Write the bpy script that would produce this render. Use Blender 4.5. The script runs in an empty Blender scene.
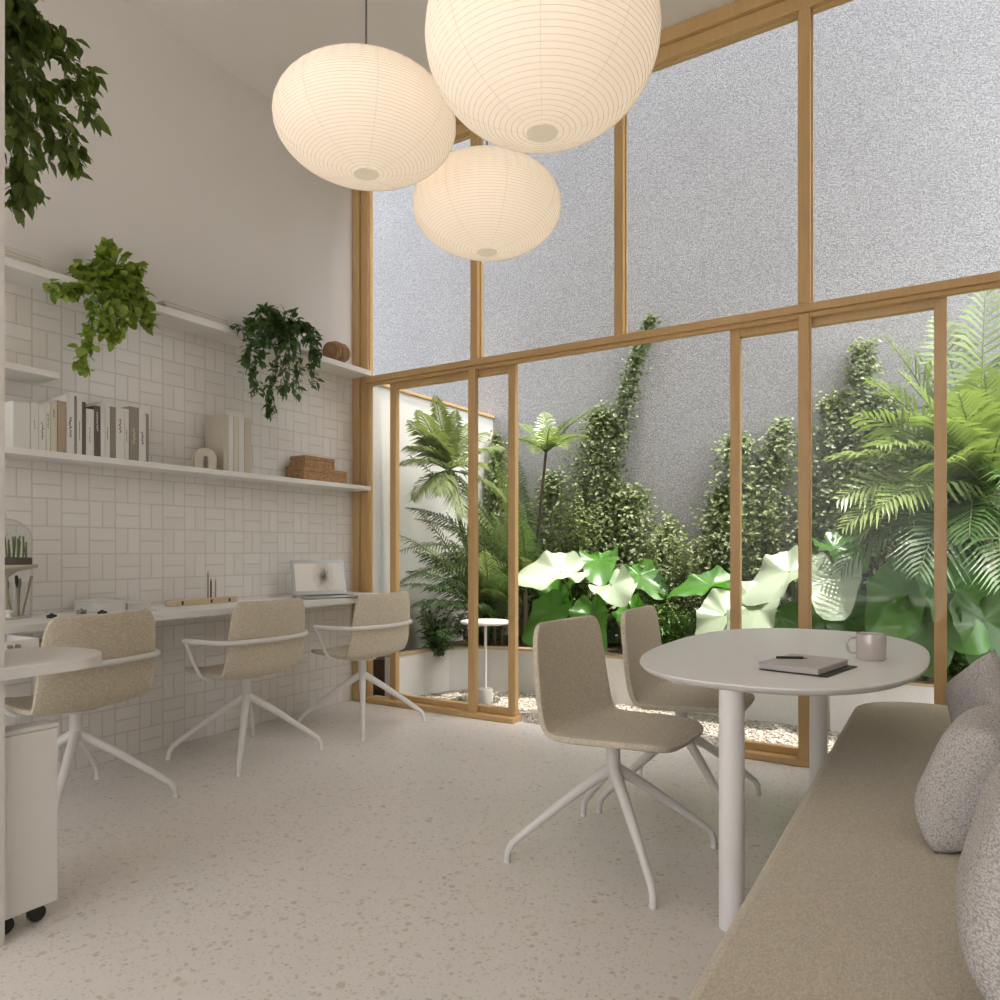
import bpy, bmesh, math, random
from mathutils import Vector, Matrix, noise
PI = math.pi
sc = bpy.context.scene
COL = sc.collection

# ------------------------------------------------------------------ camera
CAMZ = 1.1
YAW = math.radians(31.67)
cd = bpy.data.cameras.new('camera'); cam = bpy.data.objects.new('camera', cd); COL.objects.link(cam)
cam.location = (0, 0, CAMZ); cam.rotation_euler = (PI/2, 0, YAW)
cd.sensor_width = 36; cd.lens = 25.99; cd.shift_y = 0.05; cd.clip_start = 0.02
sc.camera = cam

# ------------------------------------------------------------------ sky, sun, exposure
w = bpy.data.worlds.new('world'); sc.world = w; w.use_nodes = True
nt = w.node_tree
sky = nt.nodes.new('ShaderNodeTexSky'); sky.sky_type = 'NISHITA'; sky.sun_disc = False
sky.sun_elevation = math.radians(60); sky.sun_rotation = math.radians(95); sky.dust_density = 3.0
bg = nt.nodes['Background']; bg.inputs['Strength'].default_value = 0.55
hs = nt.nodes.new('ShaderNodeHueSaturation'); hs.inputs['Saturation'].default_value = 0.42    # hazy, milky sky
nt.links.new(sky.outputs[0], hs.inputs['Color']); nt.links.new(hs.outputs[0], bg.inputs['Color'])
sd = bpy.data.lights.new('sun', 'SUN'); sd.energy = 3.8; sd.angle = math.radians(0.6); sd.color = (1, 0.95, 0.86)
so = bpy.data.objects.new('sun', sd); COL.objects.link(so); so.location = (3, 3, 9)
so.rotation_euler = Vector((-0.18, 0.045, -1)).to_track_quat('-Z', 'Y').to_euler()
sc.view_settings.view_transform = 'Standard'; sc.view_settings.look = 'None'
sc.view_settings.gamma = 1; sc.view_settings.use_curve_mapping = False
sc.view_settings.exposure = 0.64

# ------------------------------------------------------------------ pixel -> place helpers
CY, SY = math.cos(YAW), math.sin(YAW)
def ray(px, py):
    t = (px-500)/722; u = (550-py)/722
    return Vector((CY*t - SY, SY*t + CY, u))
O = Vector((0, 0, CAMZ))
def atX(px, py, X): r = ray(px, py); return O + r*(X/r.x)
def atY(px, py, Y): r = ray(px, py); return O + r*(Y/r.y)
def atZ(px, py, Z): r = ray(px, py); return O + r*((Z-CAMZ)/r.z)
def atD(px, py, d): return O + ray(px, py)*d
def yX(px, X): return atX(px, 550, X).y
def xY(px, Y): return atY(px, 550, Y).x

# ------------------------------------------------------------------ materials
def mat(name): 
    m = bpy.data.materials.new(name); m.use_nodes = True
    return m, m.node_tree.nodes, m.node_tree.links, m.node_tree.nodes['Principled BSDF']
def plain(name, c, rough=0.5, metal=0.0, spec=0.5, trans=0.0):
    m, n, l, b = mat(name)
    b.inputs['Base Color'].default_value = (*c, 1); b.inputs['Roughness'].default_value = rough
    b.inputs['Metallic'].default_value = metal; b.inputs['Specular IOR Level'].default_value = spec
    b.inputs['Transmission Weight'].default_value = trans
    return m
def glow(name, c, e, k):
    m = plain(name, c, 0.8); b = m.node_tree.nodes['Principled BSDF']
    b.inputs['Emission Color'].default_value = (*e, 1); b.inputs['Emission Strength'].default_value = k
    return m
def N(n, typ, **kw):
    x = n.new(typ)
    for k, v in kw.items(): setattr(x, k, v)
    return x
def mth(n, l, op, a, b=None):
    x = n.new('ShaderNodeMath'); x.operation = op
    for i, v in enumerate((a, b)):
        if v is None: continue
        if isinstance(v, (int, float)): x.inputs[i].default_value = v
        else: l.new(v, x.inputs[i])
    return x.outputs[0]
def ramp(n, l, src, stops, interp='LINEAR'):
    r = n.new('ShaderNodeValToRGB'); r.color_ramp.interpolation = interp
    e = r.color_ramp.elements
    while len(e) < len(stops): e.new(0.5)
    for i, (p, c) in enumerate(stops):
        e[i].position = p; e[i].color = (*c, 1) if len(c) == 3 else c
    l.new(src, r.inputs[0]); return r.outputs[0]
def mix(n, l, f, a, b, blend='MIX'):
    x = n.new('ShaderNodeMix'); x.data_type = 'RGBA'; x.blend_type = blend
    for s, v in ((x.inputs[0], f), (x.inputs[6], a), (x.inputs[7], b)):
        if isinstance(v, (int, float)): s.default_value = v
        elif isinstance(v, tuple): s.default_value = (*v, 1)
        else: l.new(v, s)
    return x.outputs[2]
def bump(n, l, b, h, s=0.3, d=0.01):
    x = n.new('ShaderNodeBump'); x.inputs['Strength'].default_value = s; x.inputs['Distance'].default_value = d
    l.new(h, x.inputs['Height']); l.new(x.outputs[0], b.inputs['Normal'])
def pos(n): return n.new('ShaderNodeNewGeometry').outputs['Position']
def ob(n): return n.new('ShaderNodeTexCoord').outputs['Object']
def nz(n, l, vec, scale, detail=2.0, rough=0.5):
    x = n.new('ShaderNodeTexNoise'); x.inputs['Scale'].default_value = scale
    x.inputs['Detail'].default_value = detail; x.inputs['Roughness'].default_value = rough
    l.new(vec, x.inputs['Vector']); return x
def scaled(n, l, vec, s):
    x = n.new('ShaderNodeMapping'); x.inputs['Scale'].default_value = s; l.new(vec, x.inputs['Vector']); return x.outputs[0]

def m_paint(name, c, bs=0.05):
    m, n, l, b = mat(name); b.inputs['Roughness'].default_value = 0.75
    f = nz(n, l, pos(n), 3.0, 3)
    l.new(mix(n, l, f.outputs[0], tuple(x*0.96 for x in c), c), b.inputs['Base Color'])
    bump(n, l, b, nz(n, l, pos(n), 120, 2).outputs[0], bs, 0.003); return m
def m_terrazzo():
    m, n, l, b = mat('terrazzo'); p = pos(n); b.inputs['Roughness'].default_value = 0.32
    base = mix(n, l, nz(n, l, p, 2.2, 4).outputs[0], (0.80, 0.745, 0.685), (0.87, 0.825, 0.775))
    c = base
    for sc_, th, cols in ((120, 0.30, ((0.52, 0.44, 0.34), (0.66, 0.56, 0.44), (0.42, 0.39, 0.34), (0.90, 0.88, 0.83), (0.62, 0.52, 0.42))), (62, 0.36, ((0.52, 0.44, 0.34), (0.66, 0.56, 0.44), (0.42, 0.39, 0.34), (0.86, 0.84, 0.79), (0.62, 0.52, 0.42))),
                          (34, 0.58, ((0.50, 0.42, 0.32), (0.62, 0.55, 0.44), (0.40, 0.36, 0.30), (0.84, 0.80, 0.74), (0.56, 0.42, 0.34)))):
        dist = nz(n, l, p, sc_*0.8, 2)
        wv = n.new('ShaderNodeVectorMath'); wv.operation = 'MULTIPLY_ADD'
        l.new(dist.outputs[1], wv.inputs[0]); wv.inputs[1].default_value = (0.5/sc_,)*3; l.new(p, wv.inputs[2])
        v = n.new('ShaderNodeTexVoronoi'); v.inputs['Scale'].default_value = sc_; v.inputs['Randomness'].default_value = 1
        l.new(wv.outputs[0], v.inputs['Vector'])
        s = n.new('ShaderNodeSeparateColor'); l.new(v.outputs['Color'], s.inputs[0])
        chipc = ramp(n, l, s.outputs[0], [(i/5, cc) for i, cc in enumerate(cols)], 'CONSTANT')
        # a chip exists in some cells only and ends short of the cell's border
        rad = mth(n, l, 'MULTIPLY', s.outputs[1], 0.55)
        inside = mth(n, l, 'LESS_THAN', v.outputs['Distance'], rad)
        pick = mth(n, l, 'GREATER_THAN', s.outputs[2], th)
        c = mix(n, l, mth(n, l, 'MULTIPLY', mth(n, l, 'MULTIPLY', inside, pick), 0.48), c, chipc)
    l.new(c, b.inputs['Base Color']); return m
def m_tile():
    # basket-weave of small white glazed tiles on the wall plane (y, z)
    m, n, l, b = mat('glazed_tile'); p = pos(n); b.inputs['Roughness'].default_value = 0.28
    s = n.new('ShaderNodeSeparateXYZ'); l.new(p, s.inputs[0])
    S = 0.135
    u = mth(n, l, 'DIVIDE', s.outputs['Y'], S); v = mth(n, l, 'DIVIDE', mth(n, l, 'ADD', s.outputs['Z'], 10*S), S)
    u = mth(n, l, 'ADD', u, 100)
    fu, fv = mth(n, l, 'FRACT', u), mth(n, l, 'FRACT', v)
    iu, iv = mth(n, l, 'FLOOR', u), mth(n, l, 'FLOOR', v)
    par = mth(n, l, 'MODULO', mth(n, l, 'ADD', iu, iv), 2)
    def edge(f, k):  # distance to the nearest multiple of 1/k, in cells
        g = mth(n, l, 'FRACT', mth(n, l, 'MULTIPLY', f, k))
        return mth(n, l, 'DIVIDE', mth(n, l, 'MINIMUM', g, mth(n, l, 'SUBTRACT', 1, g)), k)
    a = mth(n, l, 'MINIMUM', edge(fu, 1), edge(fv, 2)); c2 = mth(n, l, 'MINIMUM', edge(fu, 2), edge(fv, 1))
    d = mth(n, l, 'ADD', mth(n, l, 'MULTIPLY', a, par), mth(n, l, 'MULTIPLY', c2, mth(n, l, 'SUBTRACT', 1, par)))
    g = ramp(n, l, d, [(0.012, (0, 0, 0)), (0.035, (1, 1, 1))])
    # tone varies tile by tile
    wn = n.new('ShaderNodeTexWhiteNoise'); cb = n.new('ShaderNodeCombineXYZ')
    half_u = mth(n, l, 'FLOOR', mth(n, l, 'MULTIPLY', u, 2)); half_v = mth(n, l, 'FLOOR', mth(n, l, 'MULTIPLY', v, 2))
    ku = mth(n, l, 'ADD', mth(n, l, 'MULTIPLY', iu, par), mth(n, l, 'MULTIPLY', half_u, mth(n, l, 'SUBTRACT', 1, par)))
    kv = mth(n, l, 'ADD', mth(n, l, 'MULTIPLY', half_v, par), mth(n, l, 'MULTIPLY', iv, mth(n, l, 'SUBTRACT', 1, par)))
    l.new(ku, cb.inputs[0]); l.new(kv, cb.inputs[1]); l.new(par, cb.inputs[2]); l.new(cb.outputs[0], wn.inputs['Vector'])
    tone = mix(n, l, wn.outputs[0], (0.81, 0.765, 0.715), (0.85, 0.81, 0.765))
    l.new(mix(n, l, g, (0.66, 0.63, 0.58), tone), b.inputs['Base Color'])
    h = mth(n, l, 'ADD', mth(n, l, 'MULTIPLY', nz(n, l, p, 14, 2).outputs[0], 0.5), g)
    bump(n, l, b, h, 0.35, 0.003); return m
def m_wood(name, c1, c2, rough=0.5):
    m, n, l, b = mat(name); p = pos(n); b.inputs['Roughness'].default_value = rough
    f = nz(n, l, scaled(n, l, p, (60, 60, 5)), 1.2, 4, 0.6); g = nz(n, l, p, 2, 2)
    c = mix(n, l, f.outputs[0], c1, c2)
    l.new(mix(n, l, mth(n, l, 'MULTIPLY', g.outputs[0], 0.4), c, c1), b.inputs['Base Color'])
    bump(n, l, b, f.outputs[0], 0.12, 0.002); return m
def m_fabric(name, c1, c2, scale=260, bs=0.4):
    m, n, l, b = mat(name); p = ob(n); b.inputs['Roughness'].default_value = 0.95
    b.inputs['Specular IOR Level'].default_value = 0.15
    f1 = nz(n, l, scaled(n, l, p, (1, 0.25, 1)), scale, 2); f2 = nz(n, l, scaled(n, l, p, (0.25, 1, 0.6)), scale, 2)
    h = mth(n, l, 'ADD', f1.outputs[0], f2.outputs[0])
    l.new(mix(n, l, ramp(n, l, mth(n, l, 'MULTIPLY', h, 0.5), [(0.38, (0, 0, 0)), (0.62, (1, 1, 1))]), c1, c2), b.inputs['Base Color'])
    b.inputs['Sheen Weight'].default_value = 0.15
    bump(n, l, b, h, bs, 0.002); return m
def m_knit():
    m, n, l, b = mat('boucle_knit'); p = ob(n); b.inputs['Roughness'].default_value = 0.95
    b.inputs['Specular IOR Level'].default_value = 0.1
    v = n.new('ShaderNodeTexVoronoi'); v.inputs['Scale'].default_value = 1.0
    l.new(scaled(n, l, p, (170, 330, 250)), v.inputs['Vector'])
    l.new(ramp(n, l, v.outputs['Distance'], [(0.12, (0.76, 0.73, 0.705)), (0.8, (0.40, 0.37, 0.345))]), b.inputs['Base Color'])
    bump(n, l, b, mth(n, l, 'SUBTRACT', 1, v.outputs['Distance']), 0.5, 0.003); return m
def m_stucco(name, c1, c2, bs=0.9, dist=0.006):
    m, n, l, b = mat(name); p = pos(n); b.inputs['Roughness'].default_value = 0.9
    f = nz(n, l, p, 105, 3, 0.65); g = nz(n, l, p, 1.3, 4)
    c = mix(n, l, ramp(n, l, f.outputs[0], [(0.35, (0, 0, 0)), (0.68, (1, 1, 1))]), c1, c2)
    l.new(mix(n, l, mth(n, l, 'MULTIPLY', g.outputs[0], 0.35), c, tuple(x*0.8 for x in c1)), b.inputs['Base Color'])
    bump(n, l, b, f.outputs[0], bs, dist); return m
def m_gravel():
    m, n, l, b = mat('gravel'); p = pos(n); b.inputs['Roughness'].default_value = 0.85
    v = n.new('ShaderNodeTexVoronoi'); v.inputs['Scale'].default_value = 75; l.new(p, v.inputs['Vector'])
    s = n.new('ShaderNodeSeparateColor'); l.new(v.outputs['Color'], s.inputs[0])
    l.new(ramp(n, l, s.outputs[0], [(0, (0.34, 0.29, 0.23)), (0.5, (0.55, 0.49, 0.41)), (1, (0.74, 0.70, 0.63))]), b.inputs['Base Color'])
    bump(n, l, b, mth(n, l, 'SUBTRACT', 1, v.outputs['Distance']), 1.0, 0.012); return m
def m_leaf(name, c1, c2, tc, rough=0.4, tw=0.35, scale=6.0, spec=0.5):
    m, n, l, b = mat(name); p = pos(n)
    f = nz(n, l, p, scale, 2)
    wn = n.new('ShaderNodeNewGeometry').outputs['Random Per Island']
    k = mth(n, l, 'ADD', mth(n, l, 'MULTIPLY', f.outputs[0], 0.6), mth(n, l, 'MULTIPLY', wn, 0.5))
    l.new(mix(n, l, k, c1, c2), b.inputs['Base Color'])
    b.inputs['Roughness'].default_value = rough; b.inputs['Specular IOR Level'].default_value = spec
    t = n.new('ShaderNodeBsdfTranslucent'); t.inputs[0].default_value = (*tc, 1)
    ms = n.new('ShaderNodeMixShader'); ms.inputs[0].default_value = tw
    l.new(b.outputs[0], ms.inputs[1]); l.new(t.outputs[0], ms.inputs[2])
    l.new(ms.outputs[0], n['Material Output'].inputs['Surface']); return m
def m_glass(name, tint=(1, 1, 1), k=1.0, rough=0.0):
    m, n, l, b = mat(name); n.remove(b)
    t = n.new('ShaderNodeBsdfTransparent'); t.inputs[0].default_value = (*tint, 1)
    g = n.new('ShaderNodeBsdfGlossy'); g.inputs['Roughness'].default_value = rough
    lw = n.new('ShaderNodeLayerWeight'); lw.inputs['Blend'].default_value = 0.5    # Schlick reflectance, the same from both sides
    f5 = mth(n, l, 'POWER', lw.outputs['Facing'], 5)
    ms = n.new('ShaderNodeMixShader'); l.new(mth(n, l, 'MULTIPLY', mth(n, l, 'ADD', mth(n, l, 'MULTIPLY', f5, 0.96), 0.03), k), ms.inputs[0])
    l.new(t.outputs[0], ms.inputs[1]); l.new(g.outputs[0], ms.inputs[2])
    l.new(ms.outputs[0], n['Material Output'].inputs['Surface']); return m
def m_paper():
    m, n, l, b = mat('lantern_paper'); p = pos(n)
    f = nz(n, l, p, 55, 4, 0.7)
    l.new(mix(n, l, f.outputs[0], (0.62, 0.565, 0.50), (0.69, 0.635, 0.57)), b.inputs['Base Color'])
    b.inputs['Roughness'].default_value = 0.9; b.inputs['Specular IOR Level'].default_value = 0.1
    l.new(mix(n, l, f.outputs[0], (1.0, 0.76, 0.53), (1.0, 0.81, 0.60)), b.inputs['Emission Color'])
    b.inputs['Emission Strength'].default_value = 0.37
    return m
def m_cork():
    m, n, l, b = mat('cork'); p = ob(n); b.inputs['Roughness'].default_value = 0.9
    f = nz(n, l, p, 120, 3, 0.7)
    l.new(ramp(n, l, f.outputs[0], [(0.3, (0.10, 0.05, 0.025)), (0.5, (0.42, 0.23, 0.11)), (0.7, (0.60, 0.37, 0.20))]), b.inputs['Base Color'])
    bump(n, l, b, f.outputs[0], 0.4, 0.003); return m
def m_screen():
    m, n, l, b = mat('laptop_screen'); p = ob(n)
    f = nz(n, l, scaled(n, l, p, (1, 60, 22)), 1.0, 3)
    vm = n.new('ShaderNodeVectorMath'); vm.operation = 'SUBTRACT'; l.new(p, vm.inputs[0]); vm.inputs[1].default_value = (0, 0.03, 0.12)
    ln = n.new('ShaderNodeVectorMath'); ln.operation = 'LENGTH'; l.new(scaled(n, l, vm.outputs[0], (0, 18, 11)), ln.inputs[0])
    q = mth(n, l, 'ADD', ln.outputs['Value'], mth(n, l, 'MULTIPLY', f.outputs[0], 1.0))
    c = ramp(n, l, mth(n, l, 'MULTIPLY', q, 0.5), [(0.28, (0.07, 0.055, 0.045)), (0.58, (0.36, 0.32, 0.27)), (1.0, (0.48, 0.44, 0.38))])
    l.new(c, b.inputs['Base Color']); l.new(c, b.inputs['Emission Color']); b.inputs['Emission Strength'].default_value = 0.25
    b.inputs['Roughness'].default_value = 0.2; return m

MT = dict(
    wall=m_paint('white_wall_paint', (0.80, 0.758, 0.718)), ceil=m_paint('ceiling_paint', (0.82, 0.775, 0.735)),
    floor=m_terrazzo(), tile=m_tile(), bounce_ground=m_paint('pale_bounce_ground', (0.72, 0.69, 0.63)),
    oak=m_wood('oak_frame', (0.50, 0.31, 0.125), (0.69, 0.465, 0.22)),
    white=plain('white_lacquer', (0.85, 0.825, 0.785), 0.45), metal_white=plain('white_powder_coat', (0.80, 0.775, 0.74), 0.4),
    table=plain('white_table_laminate', (0.87, 0.845, 0.825), 0.42),
    chair=m_fabric('beige_chair_fabric', (0.54, 0.47, 0.35), (0.74, 0.66, 0.525)),
    bench=m_fabric('beige_bench_fabric', (0.49, 0.43, 0.325), (0.68, 0.61, 0.48), 420, 0.4),
    knit=m_knit(), stucco=m_stucco('grey_stucco', (0.24, 0.235, 0.232), (0.53, 0.525, 0.52)),
    render_wall=m_stucco('pale_garden_render', (0.66, 0.645, 0.61), (0.76, 0.745, 0.71), 0.15, 0.003),
    gravel=m_gravel(), soil=m_stucco('planting_soil', (0.05, 0.035, 0.022), (0.13, 0.09, 0.055), 1.0, 0.02),
    rim=m_wood('planter_coping', (0.42, 0.31, 0.17), (0.60, 0.47, 0.28)),
    glass=m_glass('window_glass', k=0.28), clear=m_glass('clear_glassware', (0.96, 0.97, 0.96), 1.6),
    paper=m_paper(), rib=glow('bamboo_rib', (0.60, 0.52, 0.42), (1, 0.82, 0.6), 0.14), cap=glow('lantern_cap', (0.60, 0.53, 0.42), (1, 0.83, 0.60), 0.22),
    cord=plain('grey_cord', (0.12, 0.115, 0.11), 0.6),
    dark=plain('dark_plastic', (0.03, 0.027, 0.024), 0.5), rubber=plain('rubber', (0.04, 0.038, 0.035), 0.7),
    grey_metal=plain('aluminium', (0.42, 0.41, 0.40), 0.35, 0.9), steel=plain('brushed_steel', (0.72, 0.70, 0.68), 0.25, 0.9),
    brass=plain('brass', (0.40, 0.27, 0.13), 0.35, 0.8), screen=m_screen(), cork=m_cork(),
    bamboo=m_wood('light_bamboo', (0.58, 0.44, 0.27), (0.74, 0.60, 0.41)),
    wicker=m_wood('brown_wicker', (0.24, 0.125, 0.055), (0.58, 0.36, 0.19), 0.8),
    b_white=plain('book_white', (0.74, 0.72, 0.68), 0.7), b_cream=plain('book_cream', (0.66, 0.60, 0.48), 0.7),
    b_tan=plain('book_tan', (0.42, 0.33, 0.23), 0.7), b_dark=plain('book_dark', (0.13, 0.11, 0.09), 0.7),
    b_grey=plain('book_grey', (0.30, 0.265, 0.22), 0.7), b_beige=plain('book_beige', (0.56, 0.50, 0.40), 0.75),
    ink=plain('ink', (0.06, 0.055, 0.05), 0.7), pages=plain('book_pages', (0.72, 0.68, 0.60), 0.85),
    lav=plain('notebook_cover', (0.58, 0.54, 0.52), 0.7), ceramic=plain('glazed_ceramic', (0.66, 0.60, 0.56), 0.22, 0.25),
    pothos=m_leaf('pothos_leaf', (0.12, 0.22, 0.025), (0.42, 0.52, 0.10), (0.35, 0.50, 0.06), 0.4, 0.3),
    ficus=m_leaf('ficus_leaf', (0.045, 0.085, 0.015), (0.20, 0.27, 0.055), (0.20, 0.32, 0.04), 0.4, 0.25),
    ivy_in=m_leaf('indoor_ivy_leaf', (0.025, 0.07, 0.020), (0.12, 0.21, 0.07), (0.14, 0.26, 0.06), 0.35, 0.2),
    ivy=m_leaf('climbing_ivy_leaf', (0.085, 0.115, 0.045), (0.32, 0.37, 0.17), (0.22, 0.30, 0.08), 0.42, 0.3),
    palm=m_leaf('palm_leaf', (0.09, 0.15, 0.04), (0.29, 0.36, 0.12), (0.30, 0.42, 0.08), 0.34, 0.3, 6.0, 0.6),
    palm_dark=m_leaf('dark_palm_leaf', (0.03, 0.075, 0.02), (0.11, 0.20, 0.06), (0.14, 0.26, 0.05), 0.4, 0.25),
    fern=m_leaf('fern_leaf', (0.10, 0.14, 0.04), (0.27, 0.33, 0.13), (0.30, 0.38, 0.10), 0.45, 0.35),
    ear=m_leaf('elephant_ear_leaf', (0.04, 0.15, 0.02), (0.13, 0.30, 0.045), (0.10, 0.40, 0.02), 0.33, 0.35, 3.0, 0.8),
    ear_sunlit=m_leaf('sun_whitened_ear_leaf', (0.34, 0.43, 0.27), (0.48, 0.56, 0.40), (0.30, 0.50, 0.12), 0.35, 0.2, 3.0, 0.7),  # ear leaf again, strong sunlight put into its whitened colour
    shrub=m_leaf('shrub_leaf', (0.04, 0.11, 0.02), (0.16, 0.28, 0.06), (0.20, 0.36, 0.06), 0.4, 0.3),
    stalk=plain('green_stalk', (0.12, 0.17, 0.05), 0.6), bark=plain('brown_stem', (0.09, 0.065, 0.04), 0.85),
    pot=plain('white_pot', (0.76, 0.74, 0.70), 0.5), stone=m_stucco('pale_stone', (0.60, 0.58, 0.54), (0.74, 0.72, 0.68), 0.3, 0.003),
)

# ------------------------------------------------------------------ mesh collecting
class MB:
    def __init__(s): s.v = []; s.f = []
    def quadbox(s, x0, x1, y0, y1, z0, z1):
        i = len(s.v)
        s.v += [(x, y, z) for z in (z0, z1) for y in (y0, y1) for x in (x0, x1)]
        s.f += [tuple(i+k for k in q) for q in ((0,2,3,1),(4,5,7,6),(0,1,5,4),(2,6,7,3),(0,4,6,2),(1,3,7,5))]
        return s
    def obox(s, c, ax, ay, az):   # box from centre and three half-axis vectors
        i = len(s.v); c = Vector(c)
        s.v += [tuple(c + ax*a + ay*b + az*d) for d in (-1, 1) for b in (-1, 1) for a in (-1, 1)]
        s.f += [tuple(i+k for k in q) for q in ((0,2,3,1),(4,5,7,6),(0,1,5,4),(2,6,7,3),(0,4,6,2),(1,3,7,5))]
        return s
    def tube(s, pts, rad, seg=10, caps=True, closed=False):
        pts = [Vector(p) for p in pts]; n = len(pts)
        if isinstance(rad, (int, float)): rad = [rad]*n
        up = None; st = len(s.v)
        for k, p in enumerate(pts):
            a = pts[k-1] if (k > 0 or closed) else p; b = pts[(k+1) % n] if (k < n-1 or closed) else p
            t = (b-a)
            t = t.normalized() if t.length > 1e-9 else Vector((0, 0, 1))
            if up is None:
                up = Vector((0, 0, 1)) if abs(t.z) < 0.9 else Vector((1, 0, 0))
            u = (up - t*up.dot(t))
            u = u.normalized() if u.length > 1e-6 else t.orthogonal().normalized()
            up = u; v = t.cross(u)
            for q in range(seg):
                an = 2*PI*q/seg
                s.v.append(tuple(p + (u*math.cos(an) + v*math.sin(an))*rad[k]))
        for k in range(n if closed else n-1):
            for q in range(seg):
                a0 = st + k*seg + q; a1 = st + k*seg + (q+1) % seg
                b0 = st + ((k+1) % n)*seg + q; b1 = st + ((k+1) % n)*seg + (q+1) % seg
                s.f.append((a0, a1, b1, b0))
        if caps and not closed:
            s.f.append(tuple(st + q for q in range(seg))[::-1]); s.f.append(tuple(st + (n-1)*seg + q for q in range(seg)))
        return s
    def lathe(s, prof, seg=32, c=(0, 0, 0)):
        st = len(s.v); n = len(prof)
        for r, z in prof:
            for q in range(seg):
                a = 2*PI*q/seg; s.v.append((c[0]+max(r, 1e-4)*math.cos(a), c[1]+max(r, 1e-4)*math.sin(a), c[2]+z))
        for k in range(n-1):
            for q in range(seg):
                s.f.append((st+k*seg+q, st+k*seg+(q+1) % seg, st+(k+1)*seg+(q+1) % seg, st+(k+1)*seg+q))
        s.f.append(tuple(st+q for q in range(seg))[::-1]); s.f.append(tuple(st+(n-1)*seg+q for q in range(seg)))
        return s
    def prism(s, poly, z0, z1):
        st = len(s.v); n = len(poly)
        s.v += [(x, y, z0) for x, y in poly] + [(x, y, z1) for x, y in poly]
        s.f.append(tuple(st+i for i in range(n))[::-1]); s.f.append(tuple(st+n+i for i in range(n)))
        for i in range(n): s.f.append((st+i, st+(i+1) % n, st+n+(i+1) % n, st+n+i))
        return s
    def build(s, name, m, parent=None, smooth=False, bevel=0, seg=2, sub=0):
        me = bpy.data.meshes.new(name); me.from_pydata(s.v, [], s.f); me.validate(); me.update()
        bm = bmesh.new(); bm.from_mesh(me); bmesh.ops.recalc_face_normals(bm, faces=bm.faces[:]); bm.to_mesh(me); bm.free()
        me.materials.append(m)
        if smooth:
            for p in me.polygons: p.use_smooth = True
            me.set_sharp_from_angle(angle=math.radians(45))
        o = bpy.data.objects.new(name, me); COL.objects.link(o)
        if parent: o.parent = parent
        if bevel:
            b = o.modifiers.new('bevel', 'BEVEL'); b.width = bevel; b.segments = seg; b.limit_method = 'ANGLE'; b.angle_limit = math.radians(40)
            if not smooth:
                for p in me.polygons: p.use_smooth = True
                me.set_sharp_from_angle(angle=math.radians(60))
        if sub:
            b = o.modifiers.new('subdivision', 'SUBSURF'); b.levels = sub; b.render_levels = sub
        return o
    def build_raw(s, name, m, parent=None, smooth=True):   # foliage: keep the faces as they are
        me = bpy.data.meshes.new(name); me.from_pydata(s.v, [], s.f); me.update(); me.materials.append(m)
        if smooth:
            for p in me.polygons: p.use_smooth = True
        o = bpy.data.objects.new(name, me); COL.objects.link(o)
        if parent: o.parent = parent
        return o
def tag(o, label, cat, group=None, kind=None):
    o['label'] = label; o['category'] = cat
    if group: o['group'] = group
    if kind: o['kind'] = kind
    return o
def thing(name, label, cat, loc=(0, 0, 0), rz=0, group=None):
    o = bpy.data.objects.new(name, None); COL.objects.link(o); o.location = loc; o.rotation_euler = (0, 0, rz)
    o.empty_display_size = 0.1
    return tag(o, label, cat, group)
def struct(o): o['kind'] = 'structure'; return o
def dup(root, loc, rz, label, group=None):
    r = root.copy(); COL.objects.link(r); r.location = loc; r.rotation_euler = (0, 0, rz); r['label'] = label
    if group: r['group'] = group
    for ch in list(root.children):
        c = ch.copy(); COL.objects.link(c); c.parent = r
        for g in list(ch.children):
            d = g.copy(); COL.objects.link(d); d.parent = c
    return r

# ================================================================== THE SETTING
XL, XR, YG, YB, ZC = -3.70, 0.27, 3.947, -3.6, 4.0
struct(MB().quadbox(XL-0.15, XR+0.15, YB-0.2, YG+0.05, -0.1, 0).build('floor', MT['floor']))
struct(MB().quadbox(XL-0.15, XR+0.15, YB-0.2, YG+0.09, ZC, ZC+0.2).build('ceiling', MT['ceil']))
o = struct(MB().quadbox(XL-0.15, XL, YB-0.2, YG+0.09, 2.36, ZC).build('wall_left', MT['wall']))
struct(MB().quadbox(XL-0.15, XL, YB-0.2, YG+0.09, 0, 2.36).build('wall_left_tiled', MT['tile']))
struct(MB().quadbox(XR, XR+0.15, YB-0.2, YG+0.09, 0, ZC).build('wall_right', MT['wall']))
# behind the camera the room is left open to let daylight in
struct(MB().quadbox(-9, 7, -12, YB-0.2, -0.12, -0.02).build('ground_added_bounce', MT['bounce_ground']))  # added unseen floor that bounces sunlight into the room
struct(MB().quadbox(-9, 7, -12.2, -12, -0.02, 6.2).build('wall_added_sky_block', MT['render_wall']))  # added unseen wall, keeps bright sky out of the glass reflections
struct(MB().quadbox(-2.62, -2.225, 0.90, 0.985, 0, ZC).build('wall_partition', MT['wall']))

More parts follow.
